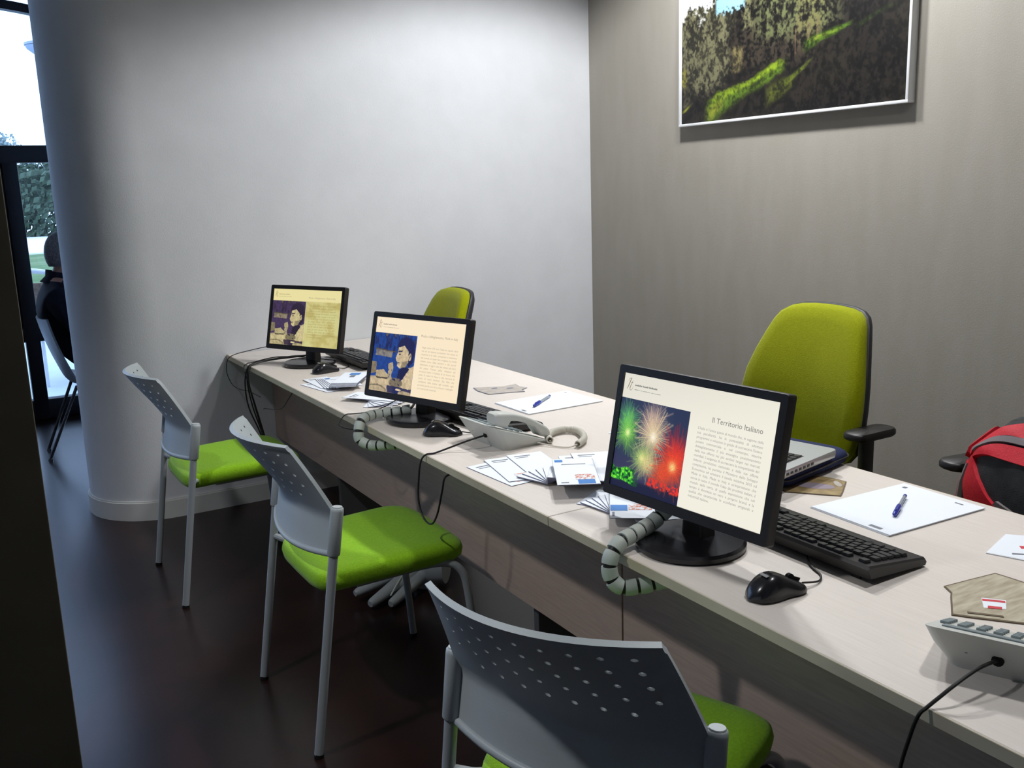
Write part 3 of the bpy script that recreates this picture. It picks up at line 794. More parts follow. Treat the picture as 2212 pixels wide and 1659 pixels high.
def paint_diner(bgc, dark, paper, nx=150, ny=170):
    """generic picture of somebody seated at a laid table"""
    u, v = np.meshgrid(np.linspace(0, 1, nx), np.linspace(0, 1, ny))
    n = fbm(nx, ny, 8, 4, 21); n2 = fbm(nx, ny, 26, 3, 22); n3 = fbm(nx, ny, 14, 3, 25, 1.6, 0.5)
    uw = u + 0.03 * (n2 - 0.5); vw = v + 0.03 * (n - 0.5)
    paper = np.array(paper, float); dark = np.array(dark, float)
    img = np.zeros((ny, nx, 3)) + np.array(bgc, float)
    img = blend(img, dark, sm(0.42, 0.62, n3) * (1 - sm(0.28, 0.42, v)) * 0.8)
    img = blend(img, paper * 0.55, sm(0.60, 0.70, n3) * (1 - sm(0.10, 0.16, v)) * 0.7)
    el = lambda cu, cv, a, b: 1 - sm(0.85, 1.1, np.sqrt(((uw - cu) / a) ** 2 + ((vw - cv) / b) ** 2))
    po = lambda *P: inpoly(uw, vw, P)
    img = blend(img, paper * 0.74, po((0.06, 0.27), (0.48, 0.29), (0.46, 0.41), (0.07, 0.39)) * (0.75 + 0.5 * (n2 - 0.5)))
    img = blend(img, paper * 0.40, po((0.05, 0.27), (0.56, 0.29), (0.56, 0.31), (0.05, 0.29)))
    img = blend(img, paper * 0.62, po((0.0, 0.50), (0.11, 0.50), (0.13, 0.70), (0.0, 0.72)))
    img = blend(img, paper * 0.96, po((0.70, 0.66), (0.86, 0.56), (1.0, 0.50), (1.0, 1.0), (0.72, 1.0)))                   # pale shirt
    img = blend(img, dark * 0.9, po((0.66, 0.60), (0.80, 0.52), (0.90, 0.56), (0.80, 0.70), (0.70, 0.86), (0.62, 0.80)))   # shade below the chin of the print
    img = blend(img, dark, el(0.77, 0.20, 0.20, 0.17)); img = blend(img, dark, po((0.80, 0.20), (0.98, 0.22), (0.97, 0.44), (0.88, 0.54), (0.80, 0.40)))
    img = blend(img, paper * 0.94, po((0.60, 0.22), (0.74, 0.18), (0.84, 0.28), (0.86, 0.44), (0.80, 0.54), (0.68, 0.57), (0.61, 0.53), (0.60, 0.47), (0.56, 0.41), (0.59, 0.33)))
    img = blend(img, paper * 0.55, po((0.72, 0.46), (0.85, 0.42), (0.82, 0.54), (0.70, 0.57)) * 0.6)
    img = blend(img, dark, po((0.60, 0.275), (0.69, 0.265), (0.69, 0.285), (0.60, 0.30))); img = blend(img, dark, el(0.645, 0.335, 0.025, 0.012)); img = blend(img, dark, po((0.60, 0.475), (0.66, 0.47), (0.66, 0.482), (0.60, 0.49)))
    img = blend(img, paper * 0.9, el(0.885, 0.36, 0.035, 0.065)); img = blend(img, paper * 0.5, el(0.885, 0.36, 0.012, 0.04))
    img = blend(img, paper * 0.80, po((0.40, 0.52), (0.50, 0.48), (0.54, 0.58), (0.50, 0.70), (0.55, 0.84), (0.46, 0.86), (0.42, 0.66)) * sm(0.25, 0.5, n2 + 0.15))
    img = blend(img, paper * 0.92, sm(0.74, 0.77, vw) * (1 - sm(0.50, 0.64, uw)))                                          # tablecloth
    img = blend(img, paper * 0.85, po((0.12, 0.66), (0.30, 0.62), (0.44, 0.70), (0.40, 0.78), (0.14, 0.78))); img = blend(img, paper * 0.4, po((0.14, 0.755), (0.42, 0.75), (0.42, 0.775), (0.14, 0.785)))
    img = blend(img, paper * 0.62, el(0.62, 0.82, 0.16, 0.09)); img = blend(img, dark, el(0.62, 0.82, 0.15, 0.085) * sm(0.48, 0.56, n2))
    img = blend(img, dark, po((0.42, 0.88), (1.0, 0.90), (1.0, 1.0), (0.44, 1.0)) * 0.85)
    img = blend(img, paper * 0.86, el(0.17, 0.99, 0.27, 0.12)); img = blend(img, paper * 0.4, (el(0.17, 0.99, 0.25, 0.105) - el(0.17, 0.995, 0.235, 0.095)).clip(0, 1))
    img = blend(img, paper, el(0.70, 0.935, 0.07, 0.018)); img = blend(img, paper * 0.8, el(0.86, 0.99, 0.16, 0.05))
    img *= (0.94 + 0.35 * (n2 - 0.5))[..., None]
    return np.clip(img, 0, 255)

BODY1 = ("L'Italia \u00e8 l'unico paese al mondo che, in ragione della sua peculiarit\u00e0, ha le potenzialit\u00e0 di adottare programmi e soluzioni in grado di accrescere l'intero potere commerciale e, nel contempo, inserire dettagliatamente il pi\u00f9 strategico posizionamento della sua offerta sui pi\u00f9 evoluti target nei mercati mondiali. L'esigenza di accrescere la competitivit\u00e0 del sistema produttivo nazionale e della sua offerta complessiva, ha portato il Ministero dello Sviluppo Economico ad emanare il bando iniziativa 2015 sul Made in Italy. Made in Italy \u00e8 un'espressione che evoca in tutto il mondo l'idea dei prodotti italiani, il mondo della terra, di quella espressione che nel tempo \u00e8 diventata un vero e proprio brand, e la qualit\u00e0 che caratterizza le eccellenze artigianali e industriali italiane.")
BODY2 = ("Negli ultimi 150 anni l'Italia ha saputo dare vita ad un sistema produttivo che unisce la creativit\u00e0 e lo stile, conosciuto e ammirato nel mondo, al saper fare artigiano. La moda italiana nasce dalle sartorie e dai piccoli laboratori, e oggi \u00e8 uno dei settori pi\u00f9 forti del paese. Tessuti, pelle, calzature ed accessori sono il risultato di un lavoro che passa di mano in mano e che racconta la storia di interi territori. Dai filati alle confezioni, dalle scarpe agli occhiali, ogni prodotto porta con s\u00e9 la cura per il dettaglio e la ricerca dei materiali.")
MW, MH = 0.435, 0.278
SW, SH = 0.401, 0.240
def monitor(x, y, yaw, tilt, zc, kind, label):
    r = empty('monitor', (x, y, T), yaw); tag(r, label, 'monitor', 'black flat monitors on the desks')
    Mt = Matrix.Translation((0, 0, zc - T)) @ Matrix.Rotation(-tilt, 4, 'X') @ Matrix(((1, 0, 0, 0), (0, 0, -1, 0), (0, 1, 0, 0), (0, 0, 0, 1)))
    # panel-local: x right, y up, z towards viewer
    def put(o): o.matrix_local = Mt; return o
    bm = bmesh.new(); sy = 0.002
    bw = (MW - SW) / 2
    ring_o = [(p[0], p[1]) for p in rrect(MW, MH, 0.006, 3)]
    n = len(ring_o)
    def R3(pts, z): return [(p[0], p[1], z) for p in pts]
    scr = rrect(SW, SH, 0.0005, 3); scr = [(p[0], p[1] + sy) for p in scr]
    loft(bm, [R3(ring_o, -0.022), R3([(a * 1.0, b * 1.0) for a, b in ring_o], -0.003), R3([(a * 0.994, b * 0.992) for a, b in ring_o], 0.0), R3(scr, 0.0), R3(scr, -0.004)], close0=False, close1=False)
    fr = put(obj('bezel', bm, 'bezel', r))
    bm = bmesh.new(); loft(bm, [R3([(a, b) for a, b in ring_o], -0.022), R3([(a * 0.96, b * 0.95) for a, b in ring_o], -0.032), R3([(a * 0.62, b * 0.66) for a, b in ring_o], -0.052), R3([(a * 0.55, b * 0.6) for a, b in ring_o], -0.054)], close0=False)
    put(obj('rear_housing', bm, 'bezel', r))
    paper = {'fire': (247, 243, 228), 'warm': (255, 236, 204), 'yellow': (238, 226, 164)}[kind]
    ny, nx = 40, 60
    uu, vv = np.meshgrid(np.linspace(0, 1, nx), np.linspace(0, 1, ny))
    img = np.zeros((ny, nx, 3)) + np.array(paper, float)
    if kind == 'fire': img *= (0.94 + 0.06 * sm(0, 0.7, vv + uu * 0.4))[..., None]
    if kind == 'yellow':
        ny, nx = 110, 160
        uu, vv = np.meshgrid(np.linspace(0, 1, nx), np.linspace(0, 1, ny)); img = np.zeros((ny, nx, 3)) + np.array(paper, float)
        nn = fbm(nx, ny, 7, 4, 31)
        m = sm(0.20, 0.215, vv) * sm(0.495, 0.50, uu); img = blend(img, (206, 196, 128), m * 0.9); img = blend(img, (186, 172, 100), m * sm(0.5, 0.65, nn) * 0.7); img = blend(img, (214, 214, 150), m * sm(0.5, 0.62, 1 - nn) * 0.6)
    s = picture('screen', img, SW, SH, 'screen_picture', r); s.matrix_local = Mt @ Matrix.Translation((0, sy, -0.0035))
    # contents of the page shown
    def on(o, u, v, dz=0.0004):
        o.parent = s; o.matrix_local = Matrix.Translation((-SW / 2 + u * SW, SH / 2 - v * SH, dz)); return o
    if kind == 'fire': on(picture('picture', paint_fireworks(), SW * 0.485, SH * 0.785, 'screen_picture'), 0.2425, 0.6075)
    elif kind == 'warm': on(picture('picture', paint_diner((34, 70, 150), (34, 34, 84), (232, 208, 168)), SW * 0.49, SH * 0.79, 'screen_picture'), 0.245, 0.605)
    else: on(picture('picture', paint_diner((74, 56, 92), (50, 38, 60), (226, 210, 156)), SW * 0.495, SH * 0.79, 'screen_picture'), 0.2475, 0.605)
    tm, hm = {'fire': ('screen_text', 'screen_title'), 'warm': ('screen_text_warm', 'screen_title_warm'), 'yellow': ('screen_text_yellow', 'screen_title_yellow')}[kind]
    # calligraphic mark: a slanted I and a looped t
    bm = bmesh.new(); k = 1.0
    def stroke(pts, ws):
        P = catmull(pts, 5); n_ = len(P); L = []; Rr = []
        for i, p in enumerate(P):
            t = (P[min(i + 1, n_ - 1)] - P[max(i - 1, 0)]).normalized(); q = Vector((-t.y, t.x, 0)); w = np.interp(i / (n_ - 1), np.linspace(0, 1, len(ws)), ws)
            L.append(bm.verts.new(p + q * w)); Rr.append(bm.verts.new(p - q * w))
        for i in range(n_ - 1): bm.faces.new((L[i], L[i + 1], Rr[i + 1], Rr[i]))
    stroke([(0.0115, 0.013, 0), (0.010, 0.012, 0), (0.007, 0.004, 0), (0.003, -0.006, 0), (0.0005, -0.0105, 0)], [0.0003, 0.0008, 0.0009, 0.0007, 0.0003])
    stroke([(0.003, 0.006, 0), (0.0045, 0.0105, 0), (0.008, 0.0130, 0), (0.0118, 0.0132, 0)], [0.0002, 0.0004, 0.0003, 0.0003])
    stroke([(0.0155, 0.009, 0), (0.0125, 0.002, 0), (0.0095, -0.006, 0), (0.0095, -0.0105, 0), (0.013, -0.0115, 0), (0.0165, -0.008, 0), (0.0175, -0.003, 0)], [0.0003, 0.0006, 0.0008, 0.0006, 0.0004, 0.0003, 0.0002])
    stroke([(0.0105, 0.004, 0), (0.014, 0.0042, 0), (0.0175, 0.0050, 0)], [0.0003, 0.0005, 0.0002])
    on(obj('logo', bm, 'screen_logo', smooth=False), 0.025, 0.095)
    # two lines of print beside the mark, too fine to read
    for (hh, mm_, vv_, words) in ((0.0026, hm, 0.088, (12, 9, 13)), (0.0012, tm, 0.124, (9, 3, 12, 4, 10))):
        bm = bmesh.new(); cx0 = 0.0
        for wl in words:
            for q in range(wl):
                h_ = hh * random.choice((1.0, 1.0, 1.0, 1.45)); quad(bm, cx0, cx0 + 0.0015, 0, h_, 0); cx0 += 0.0018
            cx0 += 0.0018
        on(obj('logo_text', bm, mm_, smooth=False), 0.082, vv_ + 0.012)
    if kind == 'fire':
        on(link('title', text_mesh('Il Territorio Italiano', 0.0150), hm, smooth=False), 0.625, 0.262)
        on(link('body_text', text_mesh(BODY1, 0.0073, 'JUSTIFY', 0.158, line=1.22), tm, smooth=False), 0.545, 0.335)
    elif kind == 'warm':
        on(link('title', text_mesh('Moda e Abbigliamento, Made in Italy', 0.0108), hm, smooth=False), 0.53, 0.215)
        on(link('body_text', text_mesh(BODY2, 0.0085, 'JUSTIFY', 0.155, line=1.25), tm, smooth=False), 0.555, 0.36)
    else:
        on(link('title', text_mesh('Moda e Abbigliamento, Made in Italy', 0.0104), hm, smooth=False), 0.53, 0.155)
        on(link('body_text', text_mesh(BODY2, 0.0085, 'JUSTIFY', 0.155, line=1.3), tm, smooth=False), 0.545, 0.29)
    # stand
    bm = bmesh.new()
    loft(bm, [[(p[0], p[1] + 0.035, z) for p in rrect(w, d, 0.01, 3)] for (w, d, z) in ((0.060, 0.045, 0.018), (0.056, 0.04, 0.06), (0.054, 0.036, 0.12))] + [[(p[0], p[1] + 0.045, 0.16) for p in rrect(0.054, 0.034, 0.01, 3)]])
    obj('neck', bm, 'bezel', r)
    bm = bmesh.new(); lathe(bm, [(0.0, 0.0), (0.106, 0.0), (0.110, 0.004), (0.110, 0.012), (0.104, 0.017), (0.06, 0.0205), (0.0, 0.0215)], 48, (0, 0.012, 0)); obj('base', bm, 'gloss_black', r)
    return r
monitor(1.194, 1.3575, -1.4755, 0.2027, 0.9347, 'fire', 'nearest black monitor showing a picture of fireworks')
monitor(1.2237, 2.660, -1.2494, 0.2425, 0.9289, 'warm', 'middle black monitor showing a blue picture of a person at table')
monitor(1.2783, 3.8705, -1.1181, 0.233, 0.9309, 'yellow', 'farthest black monitor with a yellowish page near the white wall')

# ================================================================== KEYBOARDS
def keyboard(x, y, rz, label):
    k = empty('keyboard', (x, y, T), rz); tag(k, label, 'keyboard', 'black keyboards on the desks')
    W, D = 0.445, 0.162
    def top(yv): return 0.019 + (yv + D / 2) / D * 0.018
    bm = bmesh.new()
    sec = lambda xx, e: [(xx, -D / 2 + e, 0.003 + e * 0.3), (xx, -D / 2, 0.010), (xx, -D / 2 + 0.004, top(-D / 2) - e), (xx, D / 2 - 0.004, top(D / 2) - e), (xx, D / 2, top(D / 2) - 0.006), (xx, D / 2 - 0.006 - e, 0.012 + e * 0.3)]
    loft(bm, [sec(-W / 2, 0.003), sec(-W / 2 + 0.004, 0), sec(W / 2 - 0.004, 0), sec(W / 2, 0.003)]); obj('body', bm, 'black', k)
    for s in (-1, 1):
        bm = bmesh.new(); box(bm, (s * 0.18, D / 2 - 0.022, 0.007), (0.022, 0.008, 0.016), Euler((R(14), 0, 0)).to_matrix(), bevel=0.002); obj('foot', bm, 'black', k)
    km = bpy.data.meshes.new('key'); b2 = bmesh.new()
    loft(b2, [[(p[0], p[1], 0) for p in rrect(0.0165, 0.0165, 0.002, 2)], [(p[0], p[1], 0.004) for p in rrect(0.016, 0.016, 0.002, 2)], [(p[0] * 0.86, p[1] * 0.86 + 0.0005, 0.007) for p in rrect(0.016, 0.016, 0.002, 2)]], close0=False)
    bmesh.ops.recalc_face_normals(b2, faces=b2.faces[:]); b2.to_mesh(km); b2.free(); km.materials.append(MT['key'])
    u = 0.0187
    tl = math.atan2(0.018, D)
    def key(cx, cy, w=1.0):
        o = bpy.data.objects.new('key', km); COL.objects.link(o); o.parent = k
        o.location = (cx, cy, top(cy) - 0.001); o.rotation_euler = (tl, 0, 0); o.scale = ((w * u - 0.0022) / 0.0165, 1, 1)
    x0 = -W / 2 + 0.016
    rows = [(0.061, [1] + [None] + [1] * 4 + [0.5] + [1] * 4 + [0.5] + [1] * 4), (0.033, [1] * 13 + [2]), (0.0145, [1.5] + [1] * 12 + [1.5]), (-0.004, [1.75] + [1] * 11 + [2.25]), (-0.0225, [1.25] + [1] * 11 + [2.75]), (-0.041, [1.25, 1.25, 1.25, 6.25, 1.25, 1.25, 1.25, 1.25])]
    for (cy, ws) in rows:
        cx = x0
        for w in ws:
            if w is None: cx += u; continue
            if w == 0.5: cx += u * 0.5; continue
            key(cx + w * u / 2, cy, w); cx += w * u
    nx0 = x0 + 15 * u + 0.006
    for j, cy in enumerate((0.061, 0.033, 0.0145)):
        for i in range(3): key(nx0 + (i + 0.5) * u, cy)
    key(nx0 + 1.5 * u, -0.0225)
    for i in range(3): key(nx0 + (i + 0.5) * u, -0.041)
    px0 = nx0 + 3 * u + 0.006
    for cy in (0.033, 0.0145, -0.004, -0.0225, -0.041):
        for i in range(4):
            key(px0 + (i + 0.5) * u * 0.98, cy)
    return k
kb = keyboard(1.405, 1.249, R(90), 'nearest black keyboard, behind the fireworks monitor')
k2 = copy_tree(kb); k2.location = (1.383, 2.545, T); k2.rotation_euler = (0, 0, R(95.8)); k2['label'] = 'black keyboard behind the middle monitor, touching the grey telephone'
k3 = copy_tree(kb); k3.location = (1.487, 3.80, T); k3.rotation_euler = (0, 0, R(90)); k3['label'] = 'farthest black keyboard, between the far and middle monitors'

# ================================================================== MICE (local x = front)
def mouse(x, y, rz, label, cable):
    m = empty('computer_mouse', (x, y, T), rz); tag(m, label, 'mouse', 'black computer mice on the desks')
    bm = bmesh.new(); rings = []
    for k in range(15):
        t = k / 14; xx = -0.060 + 0.120 * t
        q_ = abs(2 * t - 1)
        e = max(0.12, (1 - min(0.999, q_) ** 3.0) ** 0.45)
        w = (0.0305 + 0.002 * math.cos(t * 6)) * e * (1.0 - 0.08 * math.exp(-((t - 0.6) / 0.15) ** 2))
        h = (0.012 + 0.028 * math.exp(-((t - 0.38) / 0.36) ** 2)) * max(0.12, (1 - min(0.999, q_) ** 4.0) ** 0.5)
        ring = []
        for j in range(20):
            a = 2 * math.pi * j / 20
            ca, sa = math.cos(a), math.sin(a)
            yy = w * math.copysign(abs(ca) ** 0.75, ca)
            zz = 0.004 + (h * abs(sa) ** 0.8 if sa > 0 else -0.003 * abs(sa) ** 0.4)
            ring.append((xx, yy, zz))
        rings.append(ring)
    loft(bm, rings); obj('body', bm, 'gloss_black', m, sharp=60)
    bm = bmesh.new(); tube(bm, [(0.028, -0.0035, 0.0255), (0.028, 0.0035, 0.0255)], 0.0085, 16); obj('scroll_wheel', bm, 'rubber', m)
    bm = bmesh.new(); box(bm, (0.036, 0, 0.0245), (0.034, 0.0014, 0.006), Euler((0, R(24), 0)).to_matrix()); obj('button_seam', bm, 'rubber', m)
    bm = bmesh.new(); box(bm, (-0.028, 0, 0.0425), (0.006, 0.020, 0.0006), Euler((0, R(-12), 0)).to_matrix()); obj('logo_print', bm, 'legend', m)
    if cable:
        bm = bmesh.new(); tube(bm, catmull(cable, 6), 0.0019, 7); obj('cable', bm, 'cable', m)
    return m
mouse(1.172, 1.097, R(-6), 'black mouse near the front edge beside the nearest monitor', [(0.058, 0, 0.010), (0.085, -0.001, 0.006), (0.105, 0.006, 0.003), (0.122, 0.024, 0.003), (0.132, 0.055, 0.004), (0.150, 0.090, 0.006), (0.172, 0.112, 0.010)])
mouse(1.205, 2.452, R(-38), 'black mouse between the middle monitor and the grey telephone', [(0.058, 0, 0.010), (0.085, 0.01, 0.004), (0.11, 0.04, 0.003), (0.11, 0.09, 0.003)])
mouse(1.280, 3.655, R(8), 'small black mouse beside the base of the farthest monitor', [(0.058, 0, 0.010), (0.085, 0.005, 0.004), (0.12, 0.03, 0.003), (0.14, 0.07, 0.003)])

# ================================================================== TELEPHONES (local x = towards the user, y = left->right of the viewer's far side)
def telephone(x, y, rz, label, cable, coil=True, socket=(0.0, 0.06, 0.035)):
    wm = (Matrix.Translation((x, y, T)) @ Matrix.Rotation(rz, 4, 'Z')).inverted(); cable = [wm @ Vector(q) for q in cable]
    p = empty('telephone', (x, y, T), rz); tag(p, label, 'telephone', 'grey desk telephones')
    # body: wedge, high at the rear (x=0), top plate overhanging all round
    bm = bmesh.new()
    def outl(x0, x1, y0, y1, r=0.018, n=4):
        pts = []
        for (cx, cy, a0) in ((x1 - r, y1 - r, 0), (x0 + r, y1 - r, 90), (x0 + r, y0 + r, 180), (x1 - r, y0 + r, 270)):
            for k in range(n + 1):
                a = R(a0 + 90 * k / n); pts.append((cx + r * math.cos(a), cy + r * math.sin(a)))
        return pts
    ztop = lambda xx: 0.073 - (xx + 0.035) * 0.36
    def ring(x0, x1, y0, y1, f, r=0.018): return [(a, b, f(a)) for a, b in outl(x0, x1, y0, y1, r)]
    loft(bm, [ring(0.0, 0.128, 0.0, 0.17, lambda a: 0.0), ring(-0.004, 0.130, -0.003, 0.176, lambda a: min(0.010, ztop(a) - 0.006)), ring(-0.020, 0.134, -0.008, 0.192, lambda a: max(min(0.010, ztop(a) - 0.004), ztop(a) - 0.026)), ring(-0.034, 0.140, -0.011, 0.201, lambda a: ztop(a) - 0.004), ring(-0.035, 0.141, -0.011, 0.202, lambda a: ztop(a) - 0.002), ring(-0.032, 0.138, -0.008, 0.199, lambda a: ztop(a))])
    obj('body', bm, 'phone', p, sharp=40)
    sl = -math.atan(0.36)
    # handset cradle block and handset on the side of the viewer
    bm = bmesh.new()
    hz = lambda xx: ztop(xx)
    # handset: two blocks joined by an arched grip
    prof = []
    for k in range(19):
        t = k / 18; xx = -0.030 + 0.182 * t
        arch = 0.030 * math.sin(math.pi * t) ** 0.8
        base = ztop(xx) + 0.006
        thick = 0.030 + 0.004 * math.cos(2 * math.pi * t)
        zt = base + 0.028 + arch * 0.55 + 0.006 * (1 - t)
        zb = base + (0.0 if t < 0.2 or t > 0.82 else arch * 0.95 * min(1, (t - 0.2) / 0.08, (0.82 - t) / 0.08))
        w = 0.024 + 0.003 * abs(math.cos(math.pi * t)) ** 2
        e = 0.82 if k in (0, 18) else 1.0
        zm = (zt + zb) / 2; hh = (zt - zb) / 2 * e
        ring_ = []
        for (a, b) in rrect(2 * w * e, 2 * hh, min(0.010, hh * 0.7), 3): ring_.append((xx, 0.022 + a, zm + b))
        prof.append(ring_)
    loft(bm, prof); obj('handset', bm, 'phone', p, sharp=45)
    # display and keys
    bm = bmesh.new(); box(bm, (0.0, 0.125, ztop(0.0) + 0.001), (0.030, 0.11, 0.003), Euler((0, -sl, 0)).to_matrix(), bevel=0.001); obj('display', bm, 'phone_key', p)
    km = bpy.data.meshes.new('key'); b2 = bmesh.new(); box(b2, (0, 0, 0.002), (0.010, 0.013, 0.005), bevel=0.0015); bmesh.ops.recalc_face_normals(b2, faces=b2.faces[:]); b2.to_mesh(km); b2.free(); km.materials.append(MT['phone_key'])
    for (cy, xs) in ((0.184, (0.035, 0.052, 0.069, 0.086, 0.103)), (0.160, (0.035, 0.052, 0.069, 0.086, 0.103)), (0.135, (0.04, 0.063, 0.086, 0.109)), (0.112, (0.04, 0.063, 0.086, 0.109)), (0.089, (0.04, 0.063, 0.086, 0.109)), (0.062, (0.04, 0.06, 0.08))):
        for xx in xs:
            o = bpy.data.objects.new('key', km); COL.objects.link(o); o.parent = p; o.location = (xx, cy, ztop(xx)); o.rotation_euler = (0, -sl, 0)
    bm = bmesh.new(); tube(bm, [(socket[0] - 0.019, socket[1], socket[2]), (socket[0] + 0.0, socket[1], socket[2])], 0.0085, 12); obj('plug', bm, 'rubber', p)
    bm = bmesh.new(); tube(bm, [(-0.016, 0.145, 0.036), (0.0, 0.145, 0.036)], 0.0035, 10); obj('screw', bm, 'rubber', p)
    bm = bmesh.new(); tube(bm, catmull(cable, 7), 0.0027, 8); obj('line_cable', bm, 'cable', p)
    if coil:
        path = catmull([(0.138, -0.020, 0.012), (0.155, 0.012, 0.012), (0.19, 0.045, 0.012), (0.235, 0.050, 0.012), (0.262, 0.022, 0.012), (0.250, -0.025, 0.012), (0.215, -0.075, 0.012), (0.17, -0.105, 0.012)], 30)
        path = [Vector(q) for q in path]
        pts = []; acc = 0.0
        for i, q in enumerate(path):
            t = (path[min(i + 1, len(path) - 1)] - path[max(i - 1, 0)]).normalized()
            a = Vector((0, 0, 1)); b = t.cross(a)
            if i: acc += (q - path[i - 1]).length
            # finer sampling of the helix
            if i < len(path) - 1:
                step = (path[i + 1] - q)
                for j in range(4):
                    s = acc + step.length * j / 4; ph = 2 * math.pi * s / 0.0046
                    pts.append(q + step * j / 4 + (a * math.cos(ph) + b * math.sin(ph)) * 0.0085)
        bm = bmesh.new(); tube(bm, pts, 0.0021, 5); obj('coiled_cord', bm, 'cord', p, sharp=80)
        bm = bmesh.new(); tube(bm, catmull([(0.145, 0.022, 0.022), (0.165, 0.02, 0.010), (0.155, 0.0, 0.006), (0.138, -0.020, 0.010)], 6), 0.002, 6); obj('cord_end', bm, 'cord', p)
        bm = bmesh.new(); tube(bm, catmull([(0.17, -0.105, 0.012), (0.15, -0.09, 0.004), (0.125, -0.05, 0.004), (0.10, -0.004, 0.01)], 6), 0.002, 6); obj('cord_end', bm, 'cord', p)
    return p
telephone(1.262, 2.180, R(3), 'grey desk telephone with coiled cord in front of the middle keyboard',
          [(1.241, 2.250, 0.766), (1.19, 2.250, 0.760), (1.14, 2.269, 0.744), (1.093, 2.276, 0.7335), (1.066, 2.279, 0.7325), (1.052, 2.284, 0.715), (1.047, 2.292, 0.670), (1.045, 2.298, 0.601), (1.045, 2.271, 0.557), (1.045, 2.222, 0.553), (1.050, 2.192, 0.590), (1.055, 2.166, 0.661), (1.064, 2.163, 0.697), (1.095, 2.163, 0.704)], socket=(0.0, 0.075, 0.036))
th2 = R(24); ph2 = Vector((1.195, 0.78, 0)) - Matrix.Rotation(th2, 3, 'Z') @ Vector((0, 0.17, 0))
telephone(ph2.x, ph2.y, th2, 'grey desk telephone cut off by the right edge of the picture',
          [(1.207, 0.712, 0.763), (1.180, 0.709, 0.768), (1.145, 0.708, 0.768), (1.104, 0.710, 0.758), (1.082, 0.715, 0.746), (1.064, 0.721, 0.7335), (1.053, 0.726, 0.722), (1.049, 0.735, 0.684), (1.048, 0.747, 0.62), (1.06, 0.76, 0.50), (1.12, 0.78, 0.36), (1.24, 0.79, 0.25)], coil=False, socket=(0.0, 0.1035, 0.033))

# ================================================================== CABLES
def cable_obj(name, pts, r, label, n=7, material='cable'):
    bm = bmesh.new(); tube(bm, catmull(pts, n), r, 8); return tag(obj(name, bm, material), label, 'cable', 'cables on and below the desks')

def cable_sleeve(path, r, label, nseg):
    P = catmull(path, 24)
    L = [0.0]
    for i in range(1, len(P)): L.append(L[-1] + (P[i] - P[i - 1]).length)
    tot = L[-1]
    def pos(s):
        s = min(max(s, 0), tot); i = int(np.searchsorted(L, s)); i = min(max(i, 1), len(P) - 1)
        t = (s - L[i - 1]) / max(1e-9, L[i] - L[i - 1]); return P[i - 1].lerp(P[i], t)
    c0 = Vector(path[0]); c0.z = T
    e = empty('cable_sleeve', c0); tag(e, label, 'cable sleeve', 'segmented grey cable sleeves')
    inv = Matrix.Translation(-c0)
    seg = tot / nseg
    for k in range(nseg):
        bm = bmesh.new(); pts = [inv @ pos(k * seg + seg * 0.80 * j / 4) for j in range(5)]
        tube(bm, pts, [r * 0.97, r, r, r, r * 0.97], 18)
        obj('sleeve_ring', bm, 'sleeve', e, sharp=60)
    bm = bmesh.new(); tube(bm, [inv @ pos(tot * j / 40) for j in range(41)], r * 0.78, 12); obj('cable_core', bm, 'cable', e)
    return e
cable_sleeve([(1.205, 1.425, 0.790), (1.165, 1.428, 0.766), (1.115, 1.418, 0.758), (1.068, 1.408, 0.752), (1.040, 1.402, 0.728), (1.036, 1.398, 0.695), (1.050, 1.385, 0.672), (1.085, 1.365, 0.672), (1.125, 1.345, 0.680), (1.16, 1.33, 0.688)], 0.0165, 'segmented grey cable sleeve bending over the edge by the nearest monitor', 13)
cable_sleeve([(1.215, 2.695, 0.762), (1.180, 2.715, 0.756), (1.135, 2.738, 0.752), (1.092, 2.735, 0.752), (1.055, 2.715, 0.746), (1.037, 2.700, 0.716), (1.038, 2.690, 0.688), (1.065, 2.655, 0.676), (1.10, 2.615, 0.682), (1.14, 2.57, 0.686)], 0.0165, 'segmented grey cable sleeve bending over the edge by the middle monitor', 13)
for k, (dy, dz) in enumerate(((0.0, 0.004), (0.006, 0.0), (-0.006, 0.002))):
    cable_obj('monitor_cable', [(1.235, 1.40 + dy, 0.835 + dz * 2), (1.245, 1.42 + dy, 0.80), (1.235, 1.435 + dy, 0.775 + dz), (1.212, 1.43 + dy * 0.6, 0.79 + dz), (1.195, 1.427 + dy * 0.5, 0.785 + dz)], 0.0027, ['black cable from the nearest monitor into its sleeve, upper strand', 'black cable from the nearest monitor into its sleeve, middle strand', 'black cable from the nearest monitor into its sleeve, lower strand'][k])
cable_obj('monitor_cable', [(1.262, 2.70, 0.83), (1.262, 2.725, 0.80), (1.245, 2.725, 0.775), (1.22, 2.70, 0.765), (1.20, 2.705, 0.76)], 0.004, 'short black cable hanging behind the middle monitor into its sleeve')
cable_obj('thin_cable', [(1.23, 2.76, 0.80), (1.20, 2.84, 0.752), (1.165, 2.86, 0.7365), (1.125, 2.862, 0.733), (1.085, 2.872, 0.733), (1.066, 2.876, 0.733), (1.050, 2.872, 0.725), (1.030, 2.853, 0.708), (1.045, 2.81, 0.701), (1.085, 2.78, 0.70)], 0.0018, 'thin black cable slipping over the front edge left of the middle monitor')
